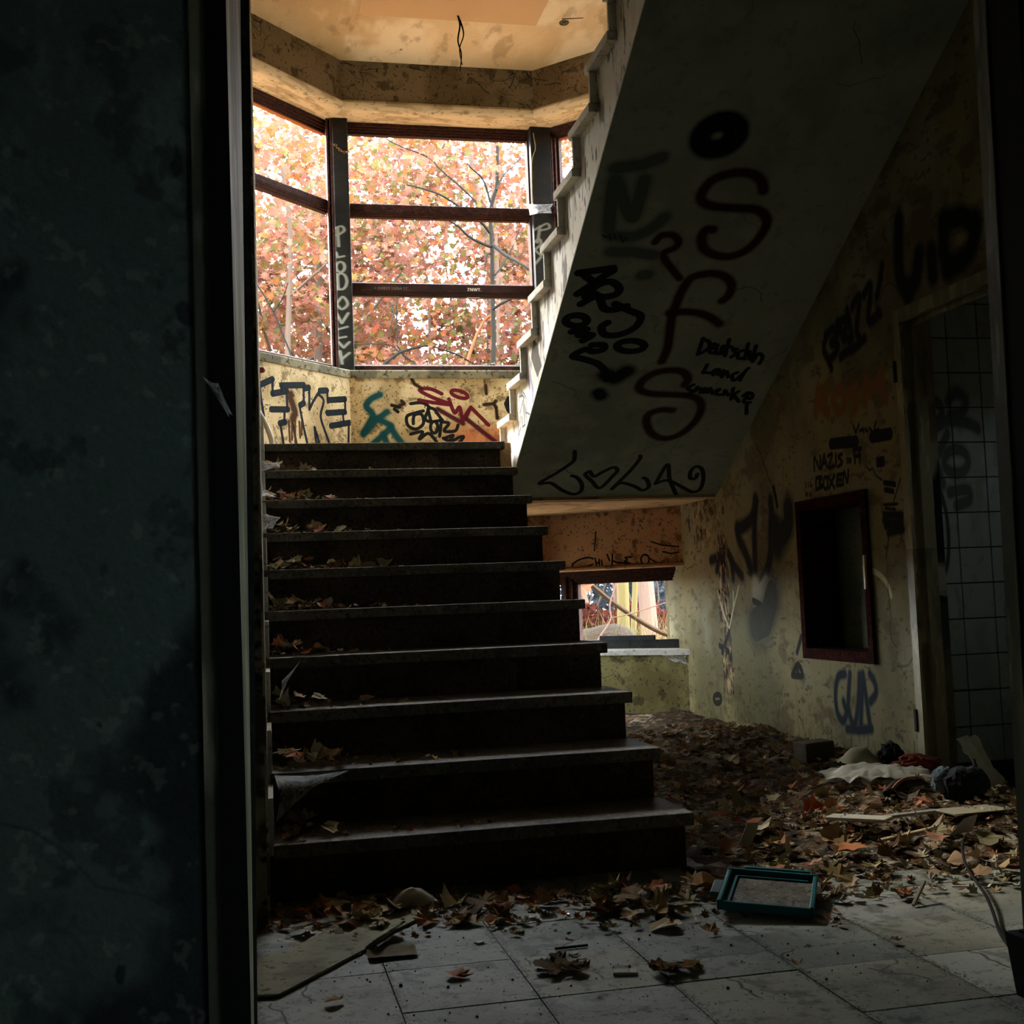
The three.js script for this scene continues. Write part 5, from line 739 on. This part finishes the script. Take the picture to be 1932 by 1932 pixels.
{ // bag with white cloth
  const b = thing('bag', 'dark blue-black bag slumped beside the right door frame', 'bag', [2.47, surf(2.47, -0.26), -0.26]);
  mesh('body', lump(3.3, 0.085, 0.075, 0.07, 0.22).translate(0, 0.04, 0), std({ color: 0x11161c, roughness: 0.9 }), b);
  mesh('flap', lump(9.1, 0.05, 0.055, 0.045, 0.25).translate(-0.055, 0.055, -0.04), std({ color: 0x46545c, roughness: 0.9 }), b);
  mesh('strap', tube([[-0.03, 0.03, 0.06], [0.0, 0.085, 0.045], [0.035, 0.09, 0.02], [0.05, 0.13, -0.02]], 0.006, 0.006, 6), std({ color: 0x0c0f12 }), b);
  const c = mesh('cloth', crumple(16, 16, 0.16, 0.2, 0.03, 11.2), std({ color: 0x8e8d78, side: THREE.DoubleSide })); tag(c, 'pale cloth draped up behind the blue-black bag', 'cloth'); c.position.set(2.60, surf(2.6, -0.36) + 0.10, -0.38); c.rotation.set(1.15, 0.2, -0.5);
  const c2 = mesh('paper', planSlab([[-0.12, -0.05], [0.1, -0.06], [0.12, 0.05], [-0.1, 0.06]], 0, 0.003), std({ color: 0x8f8b72 })); tag(c2, 'flat tan sheet in front of the blue-black bag', 'paper'); c2.position.set(2.36, surf(2.36, -0.1) + 0.016, -0.06);
  const c3 = mesh('paper', hexa([[-0.03, 0, 0], [0.06, 0, -0.02], [0.06, 0.002, -0.02], [-0.03, 0.002, 0], [0.01, 0.05, 0.02], [0.07, 0.055, 0], [0.07, 0.057, 0], [0.01, 0.052, 0.02]]), std({ color: 0xa3a3a8 })); tag(c3, 'stiff white scrap of paper poking up at the right door frame', 'paper'); c3.position.set(2.21, surf(2.21, 0.06) + 0.012, 0.1);
}
tag(mesh('cable', tube([[2.45, 0.10, -0.22], [2.40, 0.05, -0.16], [2.30, 0.045, 0.02], [2.16, 0.05, 0.2], [2.03, 0.035, 0.42], [1.9, 0.02, 0.72], [1.74, 0.015, 1.02], [1.62, 0.06, 1.25], [1.55, 0.135, 1.38], [1.56, 0.138, 1.46]], 0.0045, 0.0045, 7, 6), std({ color: 0x08090a, roughness: 0.95 })), 'black cable snaking from the bag to the foot of the right door frame', 'cable');
const flat = (name, label, cat, w, h, d, x, z, ry, col, rz = 0, lift = 0.02) => { const m = tag(mesh(name, box(-w / 2, w / 2, 0, h, -d / 2, d / 2, Math.min(0.004, h / 3)), std({ color: col, roughness: 0.7 })), label, cat); m.position.set(x, surf(x, z) + lift, z); m.rotation.set(0, ry, rz); return m; };
flat('board', 'light grey thin board lying flat in the middle of the litter', 'board', 0.21, 0.012, 0.075, 1.985, -0.13, -0.85, 0xa9a898, 0.03, 0.026);
flat('tile_shard', 'pale tile fragment lying on the bare tiles in the foreground', 'tile shard', 0.055, 0.008, 0.032, 0.822, 0.955, -0.3, 0xaaa896, 0, 0);
flat('stick', 'thin dark stick lying on the foreground tiles', 'stick', 0.085, 0.006, 0.007, 0.76, 0.715, 0.03, 0x1b1812, 0, 0);
flat('stick', 'pale squared stick propped at a slant in the litter behind the tray', 'stick', 0.12, 0.008, 0.01, 1.76, 0.62, 0.75, 0x86806a, 0.35, 0.02);
flat('stick', 'short white rod near the right door frame', 'stick', 0.06, 0.006, 0.008, 1.93, 0.56, -0.5, 0xd0cec4, 0, 0.01);
flat('lath', 'long pale splinter of wood lying in the litter towards the bag', 'lath', 0.26, 0.008, 0.02, 2.07, 0.03, 0.35, 0xa79a7c, 0.02, 0.024);
flat('lath', 'grey strip of plaster lath in the right of the litter', 'lath', 0.2, 0.01, 0.03, 2.16, -0.1, 0.05, 0x8d8c84, 0.02, 0.024);
flat('plastic_strip', 'dark clear strip leaning behind the tray', 'strip', 0.035, 0.004, 0.11, 1.42, 0.24, 0.9, 0x3a4148, 0, 0.02).rotation.x = 0.5;
flat('tile_shard', 'white chip of tile on the torn board', 'tile shard', 0.022, 0.004, 0.03, 0.217, 0.405, 0.3, 0xb0aea2, 0, 0.008).rotation.x = 0.5;
flat('bottle_cap', 'small pale curved bottle cap on the floor in front of the leaf strip', 'cap', 0.02, 0.006, 0.016, 0.552, 0.6, 0.4, 0xa8a89c, 0, 0);
for (const [x, z, h, w, l, ry, col, label] of [[1.80, -0.69, 0.105, 0.06, -0.035, -0.2, 0x6f6c52, 'tall pointed olive shard standing upright in the litter'], [1.575, -0.14, 0.075, 0.05, 0.03, 0.1, 0x8e8e7e, 'grey card standing on edge in the litter beside the bottom step'], [1.66, 0.02, 0.07, 0.03, 0.01, 0.5, 0xb0a890, 'small bright sliver standing upright in the litter behind the tray']]) {
  const m = tag(mesh('shard', hexa([[-w / 2, 0, 0.001], [w / 2, 0, 0.001], [w / 2, 0, -0.002], [-w / 2, 0, -0.002], [l - 0.006, h, -0.012], [l + 0.008 + (w > 0.045 && h < 0.08 ? 0.03 : 0), h * 0.98, -0.012], [l + 0.008 + (w > 0.045 && h < 0.08 ? 0.03 : 0), h * 0.98, -0.015], [l - 0.006, h, -0.015]]), std({ color: col, roughness: 0.6 })), label, 'shard'); m.position.set(x, surf(x, z) - 0.002, z); m.rotation.y = ry;
}
{ // matted clumps of rotten leaves on the bare tiles
  const r = rng(611);
  for (const [x, z, w, d, label, col] of [[0.70, 0.88, 0.1, 0.09, 'dark matted clump of rotten leaves left of the tile fragment', 0x5a4a30], [0.935, 0.985, 0.1, 0.06, 'brown matted clump of rotten leaves right of the tile fragment', 0x74582e]]) {
    const gs = []; for (let k = 0; k < 22; k++) { const g = leafGeos[k % 10].clone(), s = 0.016 + r() * 0.016; g.deleteAttribute('uv'); g.applyMatrix4(new THREE.Matrix4().compose(new THREE.Vector3((r() - 0.5) * w, 0.008 + r() * 0.01, (r() - 0.5) * d), new THREE.Quaternion().setFromEuler(new THREE.Euler((r() - 0.5) * 0.4, r() * 6, (r() - 0.5) * 0.4)), new THREE.Vector3(s, s * 0.5, s))); gs.push(g); }
    tag(mesh('leaf_clump', mergeGeometries(gs), std({ color: col, side: THREE.DoubleSide })), label, 'leaf clump').position.set(x, 0.002, z);
  }
  const gl = new THREE.MeshPhysicalMaterial({ color: 0xe8f0f0, roughness: 0.05, transmission: 0.6, thickness: 0.004, ior: 1.5 });
  const place = [[0.645, 0.88], [0.66, 0.89], [0.72, 1.1], [0.25, 0.6], [0.83, 0.42], [1.13, 0.73], [0.9, 1.05], [0.14, 0.42], [1.05, 0.5], [1.3, 0.9]];
  const where = ['just left of the leaf clump', 'touching the left leaf clump', 'in front of the left leaf clump', 'on the torn board near its right edge', 'behind the dark stick', 'in front of the tray', 'by the right leaf clump', 'on the left of the torn board', 'beside the strip of leaves in the middle', 'on bare tiles right of the right leaf clump'];
  place.forEach(([x, z], k) => { const m = mesh('glass_shard', hexa([[-0.006, 0, 0.004], [0.007, 0, 0.003], [0.004, 0, -0.005], [-0.004, 0, -0.004], [-0.004, 0.004, 0.003], [0.005, 0.005, 0.002], [0.003, 0.004, -0.003], [-0.003, 0.005, -0.003]]), gl); tag(m, 'glinting crumb of broken glass ' + where[k], 'glass shard', 'glass crumbs on the tiles'); m.position.set(x, 0.001, z); m.rotation.y = r() * 6; });
}
// ---------- on the walls, landing and ceiling ----------
{
  const w = thing('hanging_wire', 'bare twisted wire hanging from the ceiling above the landing', 'wire', [1.375, ROOF, -3.6]), k = std({ color: 0x14100c });
  mesh('strand', tube([[0, 0, 0], [0.01, -0.06, 0.005], [-0.004, -0.16, -0.01], [0.012, -0.25, 0.006], [0.0, -0.36, 0.0]], 0.007, 0.003, 6), k, w);
  mesh('strand', tube([[-0.006, 0, 0.01], [0.02, -0.05, -0.005], [0.03, -0.13, 0.006], [0.004, -0.21, -0.006], [0.014, -0.32, 0.004]], 0.006, 0.003, 6), k, w);
  mesh('ceiling_hole', new THREE.CylinderGeometry(0.02, 0.024, 0.006, 10), k, w);
}
{
  const o = thing('ceiling_outlet', 'small round wiring outlet with a stained smear on the ceiling at the right', 'outlet', [2.06, ROOF - 0.004, -3.60]), k = std({ color: 0x54523c });
  mesh('ring', new THREE.TorusGeometry(0.026, 0.006, 6, 18).rotateX(Math.PI / 2), k, o); mesh('cap', new THREE.CylinderGeometry(0.012, 0.014, 0.012, 10), k, o); mesh('wire_end', tube([[-0.02, 0, 0.05], [-0.03, -0.02, 0.09], [0.1, -0.01, 0.1]], 0.004, 0.002, 5), std({ color: 0x2c2016 }), o);
}
{ const k = thing('handrail_stub', 'short red-brown stub of a handrail sticking out from the left', 'handrail', [0.05, 2.24, -3.5]); mesh('rail', new THREE.CapsuleGeometry(0.019, 0.07, 4, 10).rotateZ(Math.PI / 2).translate(0.035, 0, 0), std({ color: 0x5c1e16, roughness: 0.45 }), k); mesh('bracket', tube([[0.055, -0.018, 0], [0.055, -0.05, 0.004], [0.05, -0.09, 0.02]], 0.005, 0.004, 6), MAT.black, k); }
tag(mesh('pipe', tube([[0.06, 1.97, -3.12], [0.095, 1.92, -3.1], [0.13, 1.85, -3.1], [0.155, 1.77, -3.1], [0.16, 1.69, -3.1]], 0.014, 0.016, 10, 6), std({ color: 0xb9bdb2, roughness: 0.5 })), 'bent white pipe standing on the landing at the left', 'pipe');
{ // chain at the left post, cord loop at the right one
  const c = thing('chain', 'short brass chain hanging at the top of the left window post', 'chain', [0.66, 3.962, -4.45]), m = std({ color: 0x9a7a44, metalness: 0.8, roughness: 0.4 });
  for (let k = 0; k < 8; k++) { const l = mesh('link', new THREE.TorusGeometry(0.007, 0.0018, 5, 10).scale(1.5, 1, 1), m, c); l.position.set(k * 0.0155, -0.035 * (1 - ((k - 3.5) / 3.5) ** 2) - 0.003 * k, 0.004); l.rotation.x = k % 2 ? 1.57 : 0; l.rotation.z = (k - 3.5) * 0.14; }
  tag(mesh('cord', tube([[2.038, 4.1, -4.43], [2.045, 3.98, -4.42], [2.032, 3.948, -4.42], [2.018, 3.9, -4.42], [2.012, 3.776, -4.42], [2.01, 3.6, -4.43]], 0.0035, 0.003, 5), std({ color: 0x7d7048 })), 'thin pale cord hanging beside the right window post', 'cord');
}
// ---------- cobwebs ----------
{
  const n = 256, cv = document.createElement('canvas'); cv.width = cv.height = n; const c = cv.getContext('2d'), r = rng(701);
  const f = noiseField(n, n, 60, 5, 702), im = c.createImageData(n, n); for (let i = 0; i < n * n; i++) { const v = 255 * Math.min(1, 0.3 + smooth(0.3, 0.62, f[i]) * 0.7); im.data[4 * i] = im.data[4 * i + 1] = im.data[4 * i + 2] = v; im.data[4 * i + 3] = 255; } c.putImageData(im, 0, 0);
  c.strokeStyle = '#fff'; for (let i = 0; i < 70; i++) { c.globalAlpha = 0.15 + r() * 0.4; c.lineWidth = 0.6 + r() * 1.4; c.beginPath(); c.moveTo(r() * n, r() * n); c.quadraticCurveTo(r() * n, r() * n, r() * n, r() * n); c.stroke(); }
  const t = new THREE.CanvasTexture(cv); t.magFilter = THREE.LinearFilter;
  const wm = new THREE.MeshPhysicalMaterial({ color: 0xd8dcdf, roughness: 1, transparent: true, alphaMap: t, opacity: 1, side: THREE.DoubleSide, transmission: 0.5, thickness: 0 });
  function web(pts, sag, label) {   // sheet slung between the anchor points
    const c3 = pts.reduce((a, p) => a.map((v, k) => v + p[k] / pts.length), [0, 0, 0]); c3[2] += sag; const pos = [], uv = [], N = 5;
    const put = (p, q) => { pos.push(...p); uv.push(...q); };
    for (let k = 0; k < pts.length; k++) {
      const A = pts[k], B = pts[(k + 1) % pts.length], a0 = k / pts.length * 6.28, b0 = (k + 1) / pts.length * 6.28;
      const P = (t, u) => { const e = A.map((v, q) => v + (B[q] - v) * u), w = 1 - 0.16 * Math.sin(u * Math.PI) * t; return [e.map((v, q) => c3[q] + (v - c3[q]) * t * w), [0.5 + 0.5 * t * Math.cos(a0 + (b0 - a0) * u), 0.5 + 0.5 * t * Math.sin(a0 + (b0 - a0) * u)]]; };
      for (let i = 0; i < N; i++) for (let j = 0; j < N; j++) { const q = [P(i / N, j / N), P((i + 1) / N, j / N), P((i + 1) / N, (j + 1) / N), P(i / N, (j + 1) / N)]; put(...q[0]); put(...q[1]); put(...q[2]); put(...q[0]); put(...q[2]); put(...q[3]); }
    }
    const g = new THREE.BufferGeometry(); g.setAttribute('position', new THREE.Float32BufferAttribute(pos, 3)); g.setAttribute('uv', new THREE.Float32BufferAttribute(uv, 2)); g.computeVertexNormals();
    tag(mesh('cobweb', g, wm), label, 'cobweb');
  }
  web([[0.073, 0.34, -0.24], [0.309, 0.337, -0.27], [0.208, 0.298, -0.28], [0.14, 0.245, -0.28], [0.073, 0.19, -0.26]], 0.02, 'largest dusty cobweb, slung under the left end of the second step');
  web([[0.073, 1.571, -2.25], [0.1, 1.556, -2.32], [0.191, 1.562, -2.31], [0.173, 1.527, -2.25], [0.073, 1.5, -2.2]], 0.02, 'dusty cobweb at the left end of the topmost step below the landing');
  web([[0.073, 1.445, -2.0], [0.085, 1.375, -2.02], [0.15, 1.36, -1.98], [0.073, 1.36, -1.9]], 0.01, 'dusty cobweb at the left end of the eighth step');
  web([[0.073, 1.28, -1.76], [0.156, 1.255, -1.78], [0.12, 1.2, -1.7], [0.073, 1.19, -1.66]], 0.01, 'dusty cobweb at the left end of the seventh step');
  web([[0.11, 0.614, -0.52], [0.191, 0.668, -0.86], [0.14, 0.6, -0.8], [0.1, 0.54, -0.6]], 0.02, 'thin cobweb fan over the leaves on the third step');
  web([[1.95, 3.60, -4.452], [2.161, 3.6, -4.44], [2.15, 3.53, -4.43], [1.99, 3.515, -4.44]], 0.01, 'thick grey cobweb wrapped round the right window post at the transom');
  web([[2.55, 0.468, -3.76], [2.69, 0.47, -3.63], [2.69, 0.40, -3.6], [2.62, 0.42, -3.68]], 0.02, 'cobweb under the low window sill in the far corner');
  web([[-0.05, 1.17, 2.05], [-0.03, 1.161, 2.05], [-0.012, 1.118, 2.046], [-0.017, 1.116, 2.046]], 0.001, 'single cobweb strand on the left door frame in the foreground');
}
renderer.render(scene, camera);
